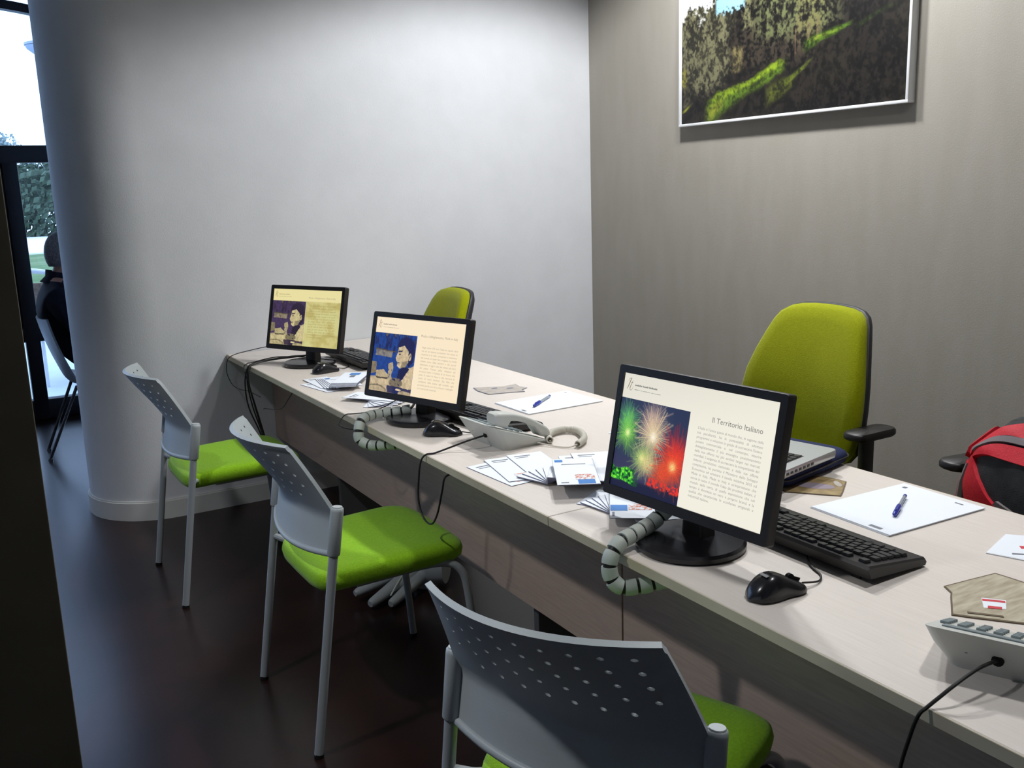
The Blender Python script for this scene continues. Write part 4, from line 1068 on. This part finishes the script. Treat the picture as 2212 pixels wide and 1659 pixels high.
# bundle of the farthest monitor
for k, (dx, dy) in enumerate(((0, 0), (0.008, 0.006), (-0.006, 0.008), (0.002, -0.008))):
    cable_obj('monitor_cable', [(1.33, 3.90 + dy, 0.80), (1.305, 3.93, 0.765), (1.25, 3.99 + dy, 0.752 + dx * 0.3), (1.17, 4.03 + dy, 0.745), (1.09, 4.02 + dy, 0.738), (1.060 + dx * 0.3, 4.01 + dy, 0.722), (1.048 + dx, 4.0 + dy * 2, 0.66), (1.055 + dx * 2, 3.975 + dy * 3, 0.56), (1.075 + dx, 3.94 + dy, 0.45), (1.10, 3.90, 0.30), (1.12, 3.86 + dy, 0.10), (1.14, 3.80 + dy, 0.01)], 0.0032, ['black cable of the bundle under the farthest monitor, frontmost strand', 'black cable of the bundle under the farthest monitor, strand nearest the desk', 'black cable of the bundle under the farthest monitor, strand nearest the wall', 'black cable of the bundle under the farthest monitor, rightmost strand'][k])
cable_obj('thin_cable', [(1.30, 4.06, 0.80), (1.22, 4.20, 0.778), (1.13, 4.29, 0.752), (1.078, 4.325, 0.735), (1.052, 4.325, 0.715), (1.045, 4.33, 0.66), (1.048, 4.27, 0.615), (1.050, 4.16, 0.608), (1.052, 4.02, 0.622), (1.06, 3.86, 0.622)], 0.0018, 'thin black cable looping over the desk corner at the white wall')
cable_obj('thin_cable', [(1.10, 3.52, 0.704), (1.075, 3.54, 0.660), (1.068, 3.60, 0.62), (1.066, 3.72, 0.595), (1.068, 3.84, 0.575), (1.08, 3.90, 0.56)], 0.0016, 'thin black cable sagging below the desk edge under the farthest monitor')
cable_obj('thin_cable', [(1.40, 3.80, 0.745), (1.345, 3.845, 0.75), (1.30, 3.94, 0.752), (1.20, 4.05, 0.75), (1.10, 4.07, 0.736), (1.066, 4.06, 0.733), (1.052, 4.05, 0.71), (1.06, 4.0, 0.62), (1.066, 3.95, 0.52), (1.11, 3.88, 0.30)], 0.0022, 'thin black keyboard cable passing behind the stand of the farthest monitor')

# ================================================================== PAPER ON THE DESKS
def leaflet(x, y, rz, z, label, prints=(), tilt=(0, 0), t=0.0016, edge='paper', group='white folded leaflets in loose piles'):
    l_ = empty('leaflet', (x, y, z), rz); l_.rotation_euler = (tilt[0], tilt[1], rz); tag(l_, label, 'leaflet', group)
    bm = bmesh.new(); box(bm, (0, 0, t / 2), (0.21, 0.10, t)); obj('sheet', bm, 'paper', l_)
    bm = bmesh.new()
    for q in (-1, 1): box(bm, (0, 0.0502 * q, t / 2), (0.209, 0.0006, t * 0.9)); box(bm, (0.1052 * q, 0, t / 2), (0.0006, 0.099, t * 0.9))
    obj('shaded_edge', bm, 'leaf_edge', l_)  # dark rim painted round the white sheet as its shaded sides
    for (nm, x0, x1, y0, y1, m_) in prints:
        bm = bmesh.new(); quad(bm, x0, x1, y0, y1, t + 0.0004); obj(nm, bm, m_, l_)
    return l_
A = lambda dx, dy: math.atan2(dy, dx)
PR_A = (('blue_block', 0.070, 0.102, 0.000, 0.040, 'blue'), ('photo', 0.028, 0.069, -0.004, 0.042, 'photo_print'), ('caption', 0.086, 0.093, -0.040, -0.022, 'ink'))
PR_B = (('blue_block', -0.098, -0.078, -0.045, -0.025, 'blue'), ('caption', -0.06, -0.055, -0.03, 0.03, 'ink'))
PR_C = (('caption', -0.085, -0.079, -0.035, 0.01, 'ink'), ('caption', -0.07, -0.066, -0.035, 0.0, 'ink'), ('photo', 0.05, 0.09, -0.02, 0.03, 'photo_print'))
# pile between the telephone and the fireworks monitor (long side direction = local x; local +y = right of it)
def edge_leaf(ex, ey, fx, fy, z, label, prints, side=1, **kw):
    """leaflet whose long edge starts at e and runs towards f; sheet lies on the +X side of that edge"""
    q = (1.44 - z) / (1.44 - T); ex, ey, fx, fy = ex * q, ey * q, fx * q, fy * q      # spot where the sheet really lies at its height in the pile
    d = Vector((fx - ex, fy - ey)).normalized(); n = Vector((-d.y, d.x)) * side
    c = Vector((ex, ey)) + d * 0.105 + n * 0.05
    return leaflet(c.x, c.y, math.atan2(d.y, d.x) + (0 if side > 0 else 0), z, label, prints, **kw)
zt = T + 0.0002
edge_leaf(1.102, 2.110, 1.114, 1.896, zt, 'white leaflet at the far left of the pile beside the telephone, lowest', PR_C)
edge_leaf(1.170, 2.140, 1.126, 1.930, zt + 0.002, 'white leaflet second from the left in the pile beside the telephone', PR_C)
edge_leaf(1.240, 2.140, 1.195, 1.935, zt + 0.004, 'white leaflet behind the fanned ones in the pile beside the telephone', PR_C)
piv = Vector((1.207, 1.885)) * 0.98
for k in range(7):
    a = R(107 - 11 * k)       # direction of the short edge away from the pivot
    d = Vector((math.cos(a), math.sin(a))); lngd = Vector((d.y, -d.x))
    c = piv + d * 0.05 + lngd * 0.105
    leaflet(c.x, c.y, math.atan2(lngd.y, lngd.x), zt + 0.006 + 0.0026 * k, 'white leaflet of the fan in the pile beside the telephone, ' + ['lowest blade', 'second blade from below', 'third blade from below', 'middle blade', 'third blade from above', 'second blade from above', 'topmost blade'][k], (), t=0.0024)
for k in range(6):
    edge_leaf(1.321 - 0.002 * (k % 3), 2.029 + 0.002 * (k % 2), 1.206, 1.837, zt + 0.0245 + 0.0022 * k, 'white leaflet with blue blocks on the stack left of the fireworks monitor' if k == 5 else 'white leaflet within the stack left of the fireworks monitor', PR_A + PR_B if k == 5 else ())
for k in range(2):
    edge_leaf(1.350 + 0.04 * k, 2.05, 1.255 + 0.05 * k, 1.865, zt + 0.018 + 0.0025 * k, ['white leaflet peeping out behind the stack with blue blocks', 'white leaflet farthest back in the pile beside the telephone'][k], PR_C)
# pile under the fireworks monitor
edge_leaf(1.166, 1.700, 1.300, 1.770, zt, 'white leaflet pointing left under the fireworks monitor', (), side=-1)
for k in range(5):
    a = R(96 - 9 * k); d = Vector((math.cos(a), math.sin(a))); lngd = Vector((d.y, -d.x)); c = Vector((1.196, 1.612)) * 0.99 + d * 0.05 + lngd * 0.105
    leaflet(c.x, c.y, math.atan2(lngd.y, lngd.x), zt + 0.0025 + 0.0024 * k, 'white leaflet fanned out under the fireworks monitor, ' + ['lowest', 'second from below', 'middle one', 'second from above', 'topmost'][k], (), t=0.0022)
for k in range(4):
    edge_leaf(1.300, 1.752, 1.176, 1.586, zt + 0.0150 + 0.0022 * k, 'white leaflet with a blue block on top of the pile under the fireworks monitor' if k == 3 else 'white leaflet in the stack under the fireworks monitor', (('blue_block', 0.022, 0.060, -0.049, -0.012, 'blue'), ('photo', 0.015, 0.055, -0.010, 0.040, 'photo_print'), ('caption', 0.068, 0.095, -0.045, -0.040, 'ink')) if k == 3 else ())
edge_leaf(1.290, 1.720, 1.205, 1.535, zt + 0.011, 'white leaflet slipping out towards the stand of the fireworks monitor', PR_C)
# pile before the farthest monitor
edge_leaf(1.110, 3.470, 1.137, 3.300, zt, 'white leaflet leftmost in the pile before the farthest monitor', PR_C)
edge_leaf(1.150, 3.560, 1.150, 3.350, zt + 0.002, 'white leaflet with dark print in the pile before the farthest monitor', PR_C)
for k in range(5):
    edge_leaf(1.195 + 0.006 * k, 3.545 - 0.004 * k, 1.160 + 0.01 * k, 3.335, zt + 0.0045 + 0.002 * k, 'white leaflet with blue block in the pile before the farthest monitor' if k == 4 else 'white leaflet in the stack before the farthest monitor', PR_B if k == 4 else ())
for k in range(5):
    a = A(-0.12, -0.17)
    leaflet(1.255 + 0.004 * k, 3.335 + 0.004 * k, a, zt + 0.016 + 0.0022 * k, 'white leaflet with a blue oval topping the pile before the farthest monitor' if k == 4 else 'white leaflet in the top stack before the farthest monitor', (('blue_block', -0.09, -0.05, -0.02, 0.02, 'blue'), ('caption', -0.045, -0.005, -0.01, 0.01, 'ink')) if k == 4 else ())
# pile behind the middle sleeve
for k in range(6):
    leaflet(1.255 - 0.004 * k, 3.005 + 0.006 * k, R(-125 + 14 * k), zt + 0.0022 * k, 'white leaflet half hidden behind the middle monitor, ' + ['lowest of its stack', 'second from below', 'third from below', 'third from above', 'second from above', 'topmost of its stack'][k], PR_C if k == 5 else ())

def a4(x, y, rz, label, marks):
    s = empty('paper_sheets', (x, y, T), rz); tag(s, label, 'paper', 'A4 pads on the desks')
    for k in range(3):
        bm = bmesh.new(); box(bm, (0.001 * k, -0.001 * k, 0.0008 + 0.0014 * k), (0.297, 0.21, 0.0013)); obj('sheet', bm, 'paper', s)
    for (x0, x1, y0, y1) in marks:
        bm = bmesh.new(); quad(bm, x0, x1, y0, y1, 0.0046); obj('print', bm, 'ink', s)
    return s
a4(1.709, 1.262, R(-2.5), 'white A4 pad with a blue pen near the laptop', ((0.12, 0.13, 0.075, 0.085), (-0.138, -0.128, -0.075, -0.045), (0.125, 0.13, -0.07, -0.05)))
a4(1.684, 2.611, R(1), 'white A4 pad with a blue pen behind the middle keyboard', ((-0.138, -0.130, -0.07, -0.045), (0.12, 0.128, 0.07, 0.08)))
def pen(p0, p1, label):
    p0 = Vector((*p0, T + 0.0047)); p1 = Vector((*p1, T + 0.0047)); d = p1 - p0
    e = empty('pen', p0, math.atan2(d.y, d.x)); tag(e, label, 'pen', 'blue ballpoint pens')
    L = d.length
    bm = bmesh.new(); tube(bm, [(0, 0, 0.0058), (0.004, 0, 0.0058), (0.045, 0, 0.0058), (0.058, 0, 0.0058)], [0.003, 0.0048, 0.0056, 0.0056], 14); cp = obj('cap', bm, 'pen_blue', e)
    bm = bmesh.new(); box(bm, (0.036, 0, 0.0118), (0.042, 0.004, 0.0022), bevel=0.0006); obj('clip', bm, 'pen_blue', cp)
    bm = bmesh.new(); tube(bm, [(0.056, 0, 0.0058), (L - 0.006, 0, 0.0058)], 0.0041, 10); obj('barrel', bm, 'pen_clear', e)
    bm = bmesh.new(); tube(bm, [(L - 0.008, 0, 0.0058), (L, 0, 0.0058)], 0.0044, 10); obj('end_plug', bm, 'pen_blue', e)
pen((1.650, 1.222), (1.772, 1.287), 'blue capped ballpoint pen on the pad near the laptop')
pen((1.597, 2.565), (1.722, 2.660), 'blue capped ballpoint pen on the pad behind the middle keyboard')

def flyer(name, poly, label, m_, inner=None, extra=(), z=T + 0.0003):
    c = sum((Vector(p) for p in poly), Vector((0, 0))) / len(poly)
    e = empty(name, (c.x, c.y, z)); tag(e, label, 'flyer')
    P = [(p[0] - c.x, p[1] - c.y) for p in poly]
    bm = bmesh.new(); prism(bm, P, 0, 0.0018); obj('card', bm, m_[0], e)
    bm = bmesh.new(); prism(bm, [(a * 0.955, b * 0.955) for a, b in P], 0.0018, 0.0021); obj('printed_face', bm, m_[1], e)
    for k_, (nm, pts, mm) in enumerate(extra):
        bm = bmesh.new(); prism(bm, [(p[0] - c.x, p[1] - c.y) for p in pts], 0.0021, 0.0024 + 0.00025 * k_); obj(nm, bm, mm, e)
    return e
def ell(cx, cy, a, b, rot=0, n=20):
    return [(cx + a * math.cos(2 * math.pi * k / n) * math.cos(rot) - b * math.sin(2 * math.pi * k / n) * math.sin(rot), cy + a * math.cos(2 * math.pi * k / n) * math.sin(rot) + b * math.sin(2 * math.pi * k / n) * math.cos(rot)) for k in range(n)]
flyer('brown_flyer', [(1.615, 1.520), (1.602, 1.480), (1.618, 1.462), (1.655, 1.415), (1.680, 1.386), (1.700, 1.398), (1.725, 1.415), (1.774, 1.449), (1.772, 1.475), (1.76, 1.515), (1.68, 1.56)], 'brown parchment-look flyer with a lilac oval beside the laptop', ('dark_brown', 'parchment'), extra=(('oval', ell(1.690, 1.470, 0.045, 0.022, R(-55)), 'lilac'), ('lettering', ell(1.742, 1.448, 0.008, 0.022, R(-35)), 'grey_card')))
flyer('rustic_flyer', [(1.432, 0.953), (1.418, 0.930), (1.404, 0.921), (1.343, 0.877), (1.36, 0.852), (1.40, 0.800), (1.44, 0.752), (1.50, 0.79), (1.56, 0.868), (1.558, 0.91), (1.556, 0.936), (1.50, 0.944)], 'rustic wood-look flyer with a red and white tin at the right edge', ('dark_brown', 'rustic'), extra=(('tin_label', [(1.4395, 0.887), (1.463, 0.858), (1.432, 0.838), (1.4075, 0.862)], 'paper'), ('tin_top', [(1.4365, 0.884), (1.459, 0.857), (1.4525, 0.852), (1.430, 0.879)], 'red_print'), ('tin_band', [(1.419, 0.862), (1.433, 0.846), (1.425, 0.841), (1.411, 0.857)], 'red_print'), ('caption', [(1.372, 0.868), (1.367, 0.864), (1.40, 0.822), (1.404, 0.826)], 'dark_brown')))
flyer('white_flyer', [(1.630, 1.002), (1.749, 1.037), (1.80, 0.98), (1.70, 0.90), (1.653, 0.941)], 'white flyer with an orange print at the right edge behind the rustic flyer', ('paper', 'paper'), extra=(('orange_print', [(1.71, 0.985), (1.70, 0.975), (1.735, 0.945), (1.745, 0.955)], 'red_print'), ('caption', [(1.665, 0.972), (1.66, 0.968), (1.70, 0.93), (1.704, 0.934)], 'ink')))
flyer('grey_flyer', [(1.600, 2.985), (1.585, 2.93), (1.588, 2.85), (1.60, 2.845), (1.66, 2.83), (1.715, 2.810), (1.722, 2.84), (1.755, 2.86), (1.745, 2.90), (1.756, 2.945), (1.70, 2.935), (1.66, 2.955)], 'pale grey irregular flyer beyond the middle keyboard', ('ink', 'grey_card'), extra=(('dot', ell(1.70, 2.89, 0.014, 0.010), 'ink'), ('dot', ell(1.655, 2.925, 0.012, 0.009), 'ink')))
flyer('white_flyer', [(1.60, 2.16), (1.66, 2.20), (1.70, 2.13), (1.64, 2.09)], 'small white flyer corner just left of the fireworks monitor', ('paper', 'paper'))

# ================================================================== LAPTOP ON ITS SLEEVE
sl = empty('laptop_sleeve', (1.724, 1.705, T), R(12)); tag(sl, 'navy padded sleeve lying under the silver laptop', 'laptop sleeve')
bm = bmesh.new(); loft(bm, [[(p[0] * s, p[1] * s, z) for p in rrect(0.325, 0.38, 0.04, 6)] for (s, z) in ((0.93, 0.001), (0.985, 0.007), (1.0, 0.018), (0.985, 0.030), (0.93, 0.036))]); obj('padding', bm, 'navy', sl, sharp=60)
bm = bmesh.new(); P_ = rrect(0.328, 0.383, 0.04, 6); tube(bm, [(p[0], p[1], 0.021) for p in P_] + [(P_[0][0], P_[0][1], 0.021)], 0.0022, 6, cap=False); obj('zip', bm, 'black', sl)
lt = empty('laptop', (1.660, 1.660, T + 0.037), R(12)); tag(lt, 'open silver laptop with black keys behind the fireworks monitor', 'laptop')
bm = bmesh.new(); loft(bm, [[(p[0] * s, p[1] * s, z) for p in rrect(0.262, 0.345, 0.016, 5)] for (s, z) in ((0.97, 0.0), (0.995, 0.003), (1.0, 0.010), (1.0, 0.019), (0.993, 0.021))]); obj('body', bm, 'alu', lt, sharp=50)
bm = bmesh.new(); box(bm, (-0.035, 0, 0.0211), (0.115, 0.285, 0.0006)); obj('key_well', bm, 'black', lt)
kmesh = bpy.data.meshes.new('key'); b2 = bmesh.new(); box(b2, (0, 0, 0.0012), (0.0155, 0.0165, 0.0016), bevel=0.0004, seg=1); bmesh.ops.recalc_face_normals(b2, faces=b2.faces[:]); b2.to_mesh(kmesh); b2.free(); kmesh.materials.append(MT['key'])
for r_ in range(6):
    for c_ in range(14):
        o = bpy.data.objects.new('key', kmesh); COL.objects.link(o); o.parent = lt; o.location = (-0.085 + 0.0195 * r_, -0.130 + 0.02 * c_, 0.0212)
bm = bmesh.new(); box(bm, (0.078, 0, 0.0212), (0.075, 0.105, 0.0005)); obj('trackpad', bm, 'alu', lt)
for k in range(7):
    bm = bmesh.new(); box(bm, (-0.10 + 0.018 * k, -0.1725, 0.011), (0.012, 0.0012, 0.006)); obj('port', bm, 'black', lt)
lid = Matrix.Translation((-0.131, 0, 0.021)) @ Matrix.Rotation(R(-42), 4, 'Y')
bm = bmesh.new(); box(bm, (0, 0, 0.122), (0.008, 0.345, 0.235), bevel=0.003); bmesh.ops.transform(bm, matrix=lid, verts=bm.verts[:]); ld_ = obj('lid', bm, 'alu', lt)
bm = bmesh.new(); box(bm, (0.0043, 0, 0.124), (0.0006, 0.325, 0.21)); bmesh.ops.transform(bm, matrix=lid, verts=bm.verts[:]); obj('display', bm, 'gloss_black', ld_)

# ================================================================== BACKPACK
bp = empty('backpack', (2.145, 1.15, 0.4985), R(-12)); bp.scale = (1, 1, 1.06); tag(bp, 'red and charcoal backpack slumped on the chair at the right edge', 'backpack')
BPZ = [0.0, 0.02, 0.10, 0.20, 0.28, 0.33, 0.355, 0.362]
BPR = [(0.0, 0.0, 0.150, 0.190), (0.0, 0.0, 0.170, 0.215), (0.0, 0.0, 0.176, 0.226), (0.005, -0.005, 0.174, 0.220), (0.010, -0.01, 0.160, 0.200), (0.015, -0.015, 0.120, 0.155), (0.02, -0.02, 0.060, 0.085), (0.02, -0.02, 0.020, 0.030)]
def bsurf(th_, z, off=0.0, e=0.78):
    p = [np.interp(z, BPZ, [r[k] for r in BPR]) for k in range(4)]
    c_, s_ = math.cos(R(th_)), math.sin(R(th_))
    sag = 0.010 * math.sin(th_ * 0.09) * min(1, z / 0.1)
    return Vector((p[0] + (p[2] + off) * math.copysign(abs(c_) ** e, c_), p[1] + (p[3] + off) * math.copysign(abs(s_) ** e, s_), z + sag + off * 0.5 * (z > 0.25)))
bm = bmesh.new(); loft(bm, [[bsurf(360 * k / 40, z) for k in range(40)] for z in (0.001, 0.02, 0.06, 0.10, 0.15, 0.20, 0.24, 0.28, 0.305, 0.33, 0.345, 0.355, 0.361)]); obj('body', bm, 'dark_cloth', bp, sharp=80)
def ribbon(pts, w, material, name, off=0.008):
    # strip sewn on to the curved cloth: path in (angle, height), half widths in metres
    P = catmull([(p[0] * 0.0034, p[1], 0) for p in pts], 8); bm = bmesh.new(); rings = []
    for i, p in enumerate(P):
        t = (P[min(i + 1, len(P) - 1)] - P[max(i - 1, 0)]).normalized(); n_ = Vector((-t.y, t.x, 0))
        ww = np.interp(i / (len(P) - 1), np.linspace(0, 1, len(w)), w)
        row = [p + n_ * ww * q for q in np.linspace(-1, 1, 5)]
        rings.append([bsurf(q.x / 0.0034, max(0.004, q.y), off) for q in row] + [bsurf(q.x / 0.0034, max(0.004, q.y), -0.003) for q in row[::-1]])
    loft(bm, rings); return obj(name, bm, material, bp, sharp=60)
ribbon([(143, 0.258), (158, 0.195), (184, 0.130), (222, 0.060)], [0.009, 0.030, 0.042, 0.036], 'red_cloth', 'front_stripe')
ribbon([(137, 0.250), (133, 0.16), (133, 0.03)], [0.014, 0.036, 0.046], 'red_cloth', 'side_wedge')
ribbon([(146, 0.266), (168, 0.292), (196, 0.312), (228, 0.322), (262, 0.31)], [0.008, 0.013, 0.016, 0.018, 0.018], 'red_cloth', 'top_rim')
ribbon([(140, 0.266), (146, 0.300), (160, 0.328), (186, 0.346)], [0.010, 0.016, 0.013, 0.008], 'red_cloth', 'shoulder_strap', 0.010)
ribbon([(130, 0.262), (122, 0.300), (118, 0.325)], [0.009, 0.018, 0.014], 'red_cloth', 'shoulder_strap', 0.014)
ribbon([(222, 0.300), (236, 0.250), (246, 0.185), (252, 0.12)], [0.018, 0.045, 0.060, 0.055], 'red_cloth', 'flap')
ribbon([(143, 0.274), (158, 0.304), (182, 0.328), (214, 0.342)], [0.005, 0.006, 0.006, 0.006], 'grey_strap', 'webbing', 0.011)
ribbon([(141, 0.245), (144, 0.13), (145, 0.02)], [0.006, 0.006, 0.006], 'grey_strap', 'webbing', 0.011)
ribbon([(176, 0.190), (206, 0.150), (240, 0.100)], [0.012, 0.018, 0.018], 'grey_strap', 'front_pocket_trim', 0.007)

# ================================================================== GREY TUBES ON THE FLOOR
gt = empty('grey_tube_bundle', (1.33, 3.03, 0)); tag(gt, 'bundle of grey tapered tubes on the dark floor behind the middle chair', 'tube bundle')
for (a_, b_, r0, r1) in (((0.02, 0.03, 0.075), (-0.225, -0.01, 0.040), 0.030, 0.016), ((0.02, 0.0, 0.065), (-0.205, -0.10, 0.028), 0.032, 0.017), ((0.03, -0.03, 0.05), (-0.14, -0.13, 0.022), 0.026, 0.016)):
    a_, b_ = Vector(a_), Vector(b_); bm = bmesh.new(); tube(bm, [a_, a_.lerp(b_, 0.5), a_.lerp(b_, 0.95), b_], [r0, (r0 + r1) / 2, r1, r1 * 0.7], 12); obj('tube', bm, 'grey_metal', gt)
bm = bmesh.new(); lathe(bm, [(0, 0.0), (0.045, 0.0), (0.05, 0.01), (0.05, 0.10), (0.04, 0.115), (0, 0.118)], 20, (0.06, 0.0, 0)); obj('hub', bm, 'grey_metal', gt)
bm = bmesh.new(); tube(bm, catmull([(0.02, 0.0, 0.10), (-0.06, -0.05, 0.075), (-0.13, -0.11, 0.045)], 5), 0.003, 6); obj('wire', bm, 'sleeve', gt)
bm = bmesh.new(); tube(bm, [(0.075, -0.02, 0.085), (0.12, -0.06, 0.085)], [0.075, 0.070], 20); obj('end_disc', bm, 'grey_metal', gt)

# ================================================================== CAFE CHAIR AND SEATED PERSON BEHIND THE ROUNDED WALL
cc = empty('shell_chair', (0.66, 5.86, 0)); tag(cc, 'slim-legged shell chair under the person behind the wall end', 'chair')
bm = bmesh.new()
cur = catmull([(-0.262, 0, 0.82), (-0.235, 0, 0.70), (-0.19, 0, 0.56), (-0.14, 0, 0.455), (-0.05, 0, 0.425), (0.10, 0, 0.435), (0.22, 0, 0.44)], 5)
rings = []
for i, p in enumerate(cur):
    t = (cur[min(i + 1, len(cur) - 1)] - cur[max(i - 1, 0)]).normalized(); nn = Vector((-t.z, 0, t.x)) * 0.005
    w = 0.22 - 0.03 * abs(i / (len(cur) - 1) - 0.5)
    ring_ = []
    for s in np.linspace(-1, 1, 9): ring_.append(p + Vector((0, s * w, 0)) + nn * (1 + 7 * s * s) + nn)
    for s in np.linspace(1, -1, 9): ring_.append(p + Vector((0, s * w, 0)) + nn * (1 + 7 * s * s) - nn)
    rings.append(ring_)
loft(bm, rings); obj('shell', bm, 'shell_grey', cc, sharp=60)
for (fx, fy, tx, ty) in ((-0.285, -0.02, -0.11, -0.12), (-0.27, 0.24, -0.11, 0.12), (0.26, -0.24, 0.10, -0.12), (0.26, 0.24, 0.10, 0.12)):
    bm = bmesh.new(); tube(bm, [(fx, fy, 0.012), (tx, ty, 0.432)], 0.009, 8); lg = obj('leg', bm, 'chrome', cc)
    bm = bmesh.new(); tube(bm, [(fx, fy, 0.0), (fx, fy, 0.014)], 0.014, 10); obj('glide', bm, 'chrome', lg)

def person():
    root = empty('person', (0.72, 5.86, 0)); tag(root, 'grey-haired person in a dark jacket seated behind the rounded wall', 'person')
    V = []; E = []; Rd = []
    def v(p, r, par=None):
        V.append(p); Rd.append(r if isinstance(r, tuple) else (r, r)); i = len(V) - 1
        if par is not None: E.append((par, i))
        return i
    pel = v((0.02, 0, 0.53), (0.14, 0.15))
    ab = v((-0.09, 0, 0.66), (0.135, 0.16), pel)
    ch = v((-0.165, 0, 0.83), (0.15, 0.19), ab)
    uc = v((-0.20, 0, 0.945), (0.115, 0.16), ch)
    nk = v((-0.165, 0, 1.035), (0.058, 0.06), uc)
    hd0 = v((-0.135, 0, 1.09), (0.07, 0.066), nk)
    hd1 = v((-0.135, 0, 1.16), (0.096, 0.078), hd0)
    hd2 = v((-0.140, 0, 1.225), (0.094, 0.077), hd1)
    hd3 = v((-0.145, 0, 1.272), (0.055, 0.05), hd2)
    nose = v((-0.05, 0, 1.16), 0.016, hd1); v((-0.022, 0, 1.145), 0.012, nose)
    for s in (-1, 1):
        sh = v((-0.20, 0.17 * s, 0.925), 0.085, uc)
        sh2 = v((-0.195, 0.215 * s, 0.885), 0.075, sh)
        el = v((-0.06, 0.25 * s, 0.66), 0.048, sh2)
        wr = v((0.17, 0.17 * s, 0.60), 0.032, el)
        pa = v((0.235, 0.15 * s, 0.585), (0.022, 0.034), wr)
        for k, (dy, ln) in enumerate(((-0.028, 0.07), (-0.010, 0.082), (0.010, 0.076), (0.026, 0.06))):
            f1 = v((0.275, 0.15 * s + dy, 0.580), 0.0095, pa); f2 = v((0.275 + ln * 0.55, 0.15 * s + dy, 0.572), 0.009, f1); v((0.275 + ln * 0.9, 0.15 * s + dy, 0.558), 0.008, f2)
        t1 = v((0.225, 0.15 * s - 0.042 * s, 0.580), 0.0105, pa); v((0.255, 0.15 * s - 0.058 * s, 0.575), 0.009, t1)
        hip = v((0.06, 0.09 * s, 0.52), 0.088, pel)
        kn = v((0.46, 0.11 * s, 0.51), 0.062, hip)
        an = v((0.47, 0.11 * s, 0.10), 0.042, kn)
        he = v((0.46, 0.11 * s, 0.045), (0.038, 0.036), an)
        to = v((0.60, 0.12 * s, 0.035), (0.028, 0.04), he); v((0.66, 0.12 * s, 0.03), (0.02, 0.032), to)
    me = bpy.data.meshes.new('body'); me.from_pydata(V, E, [])
    o = bpy.data.objects.new('body', me); COL.objects.link(o)
    md = o.modifiers.new('skin', 'SKIN'); md.use_smooth_shade = True
    for i, sv in enumerate(me.skin_vertices[0].data): sv.radius = Rd[i]; sv.use_root = (i == 0)
    s2 = o.modifiers.new('sub', 'SUBSURF'); s2.levels = 2; s2.render_levels = 2
    bpy.context.view_layer.update()
    me2 = bpy.data.meshes.new_from_object(o.evaluated_get(bpy.context.evaluated_depsgraph_get()))
    bpy.data.objects.remove(o)
    zmin = min(q.co.z for q in me2.vertices)
    for q in me2.vertices: q.co.z -= max(-1, zmin) - 0.001 if q.co.z < 0.2 else 0
    b = link('body', me2, ['jacket', 'skin', 'trousers', 'black'], root, sharp=80)
    for p in me2.polygons:
        c = p.center
        if c.z > 1.02 or c.x > 0.19 and 0.53 < c.z < 0.65 and abs(c.y) > 0.06 and c.x < 0.40 and c.z > 0.545: p.material_index = 1
        elif c.z < 0.085: p.material_index = 3
        elif c.z < 0.60 and (c.x > 0.0 and abs(c.y) < 0.2): p.material_index = 2
        else: p.material_index = 0
    # hair cap, ears, eyes, mouth
    bm = bmesh.new(); rings = []
    for k in range(8):
        t = k / 7; z = 1.10 + 0.195 * t
        r = math.sqrt(max(0.02, 1 - ((z - 1.17) / 0.128) ** 2)) * 0.098
        ring_ = []
        for j in range(24):
            a = 2 * math.pi * j / 24
            fx = math.cos(a); front = max(0.0, fx)
            ring_.append((-0.142 + r * fx * (1.0 if fx < 0 else 0.86 - 0.75 * max(0, (1.235 - z) / 0.13) * 1.0 if z < 1.235 else 0.9), 0.83 * r * math.sin(a) * (1 - 0.25 * front * (z < 1.2)), z))
        rings.append(ring_)
    loft(bm, rings); obj('hair', bm, 'hair', root, sharp=80)
    for s in (-1, 1):
        bm = bmesh.new(); bmesh.ops.create_uvsphere(bm, u_segments=14, v_segments=10, radius=1, matrix=Matrix.Translation((-0.13, 0.083 * s, 1.165)) @ Matrix.Diagonal((0.018, 0.010, 0.032, 1))); obj('ear', bm, 'skin', root)
        bm = bmesh.new(); bmesh.ops.create_uvsphere(bm, u_segments=12, v_segments=8, radius=1, matrix=Matrix.Translation((-0.052, 0.032 * s, 1.185)) @ Matrix.Diagonal((0.010, 0.013, 0.007, 1))); obj('eye', bm, 'eye', root)
    bm = bmesh.new(); box(bm, (-0.052, 0, 1.105), (0.014, 0.045, 0.007), bevel=0.003); obj('mouth', bm, 'red_print', root)
    # jacket collar
    bm = bmesh.new(); rings = []
    for (z, a, b, cx) in ((1.0, 0.10, 0.12, -0.18), (1.03, 0.08, 0.085, -0.168), (1.065, 0.078, 0.08, -0.165)):
        rings.append([(cx + a * math.cos(2 * math.pi * k / 20), b * math.sin(2 * math.pi * k / 20), z + 0.02 * -math.cos(2 * math.pi * k / 20)) for k in range(20)])
    loft(bm, rings, close0=False, close1=False); obj('collar', bm, 'jacket', root, sharp=80)
person()
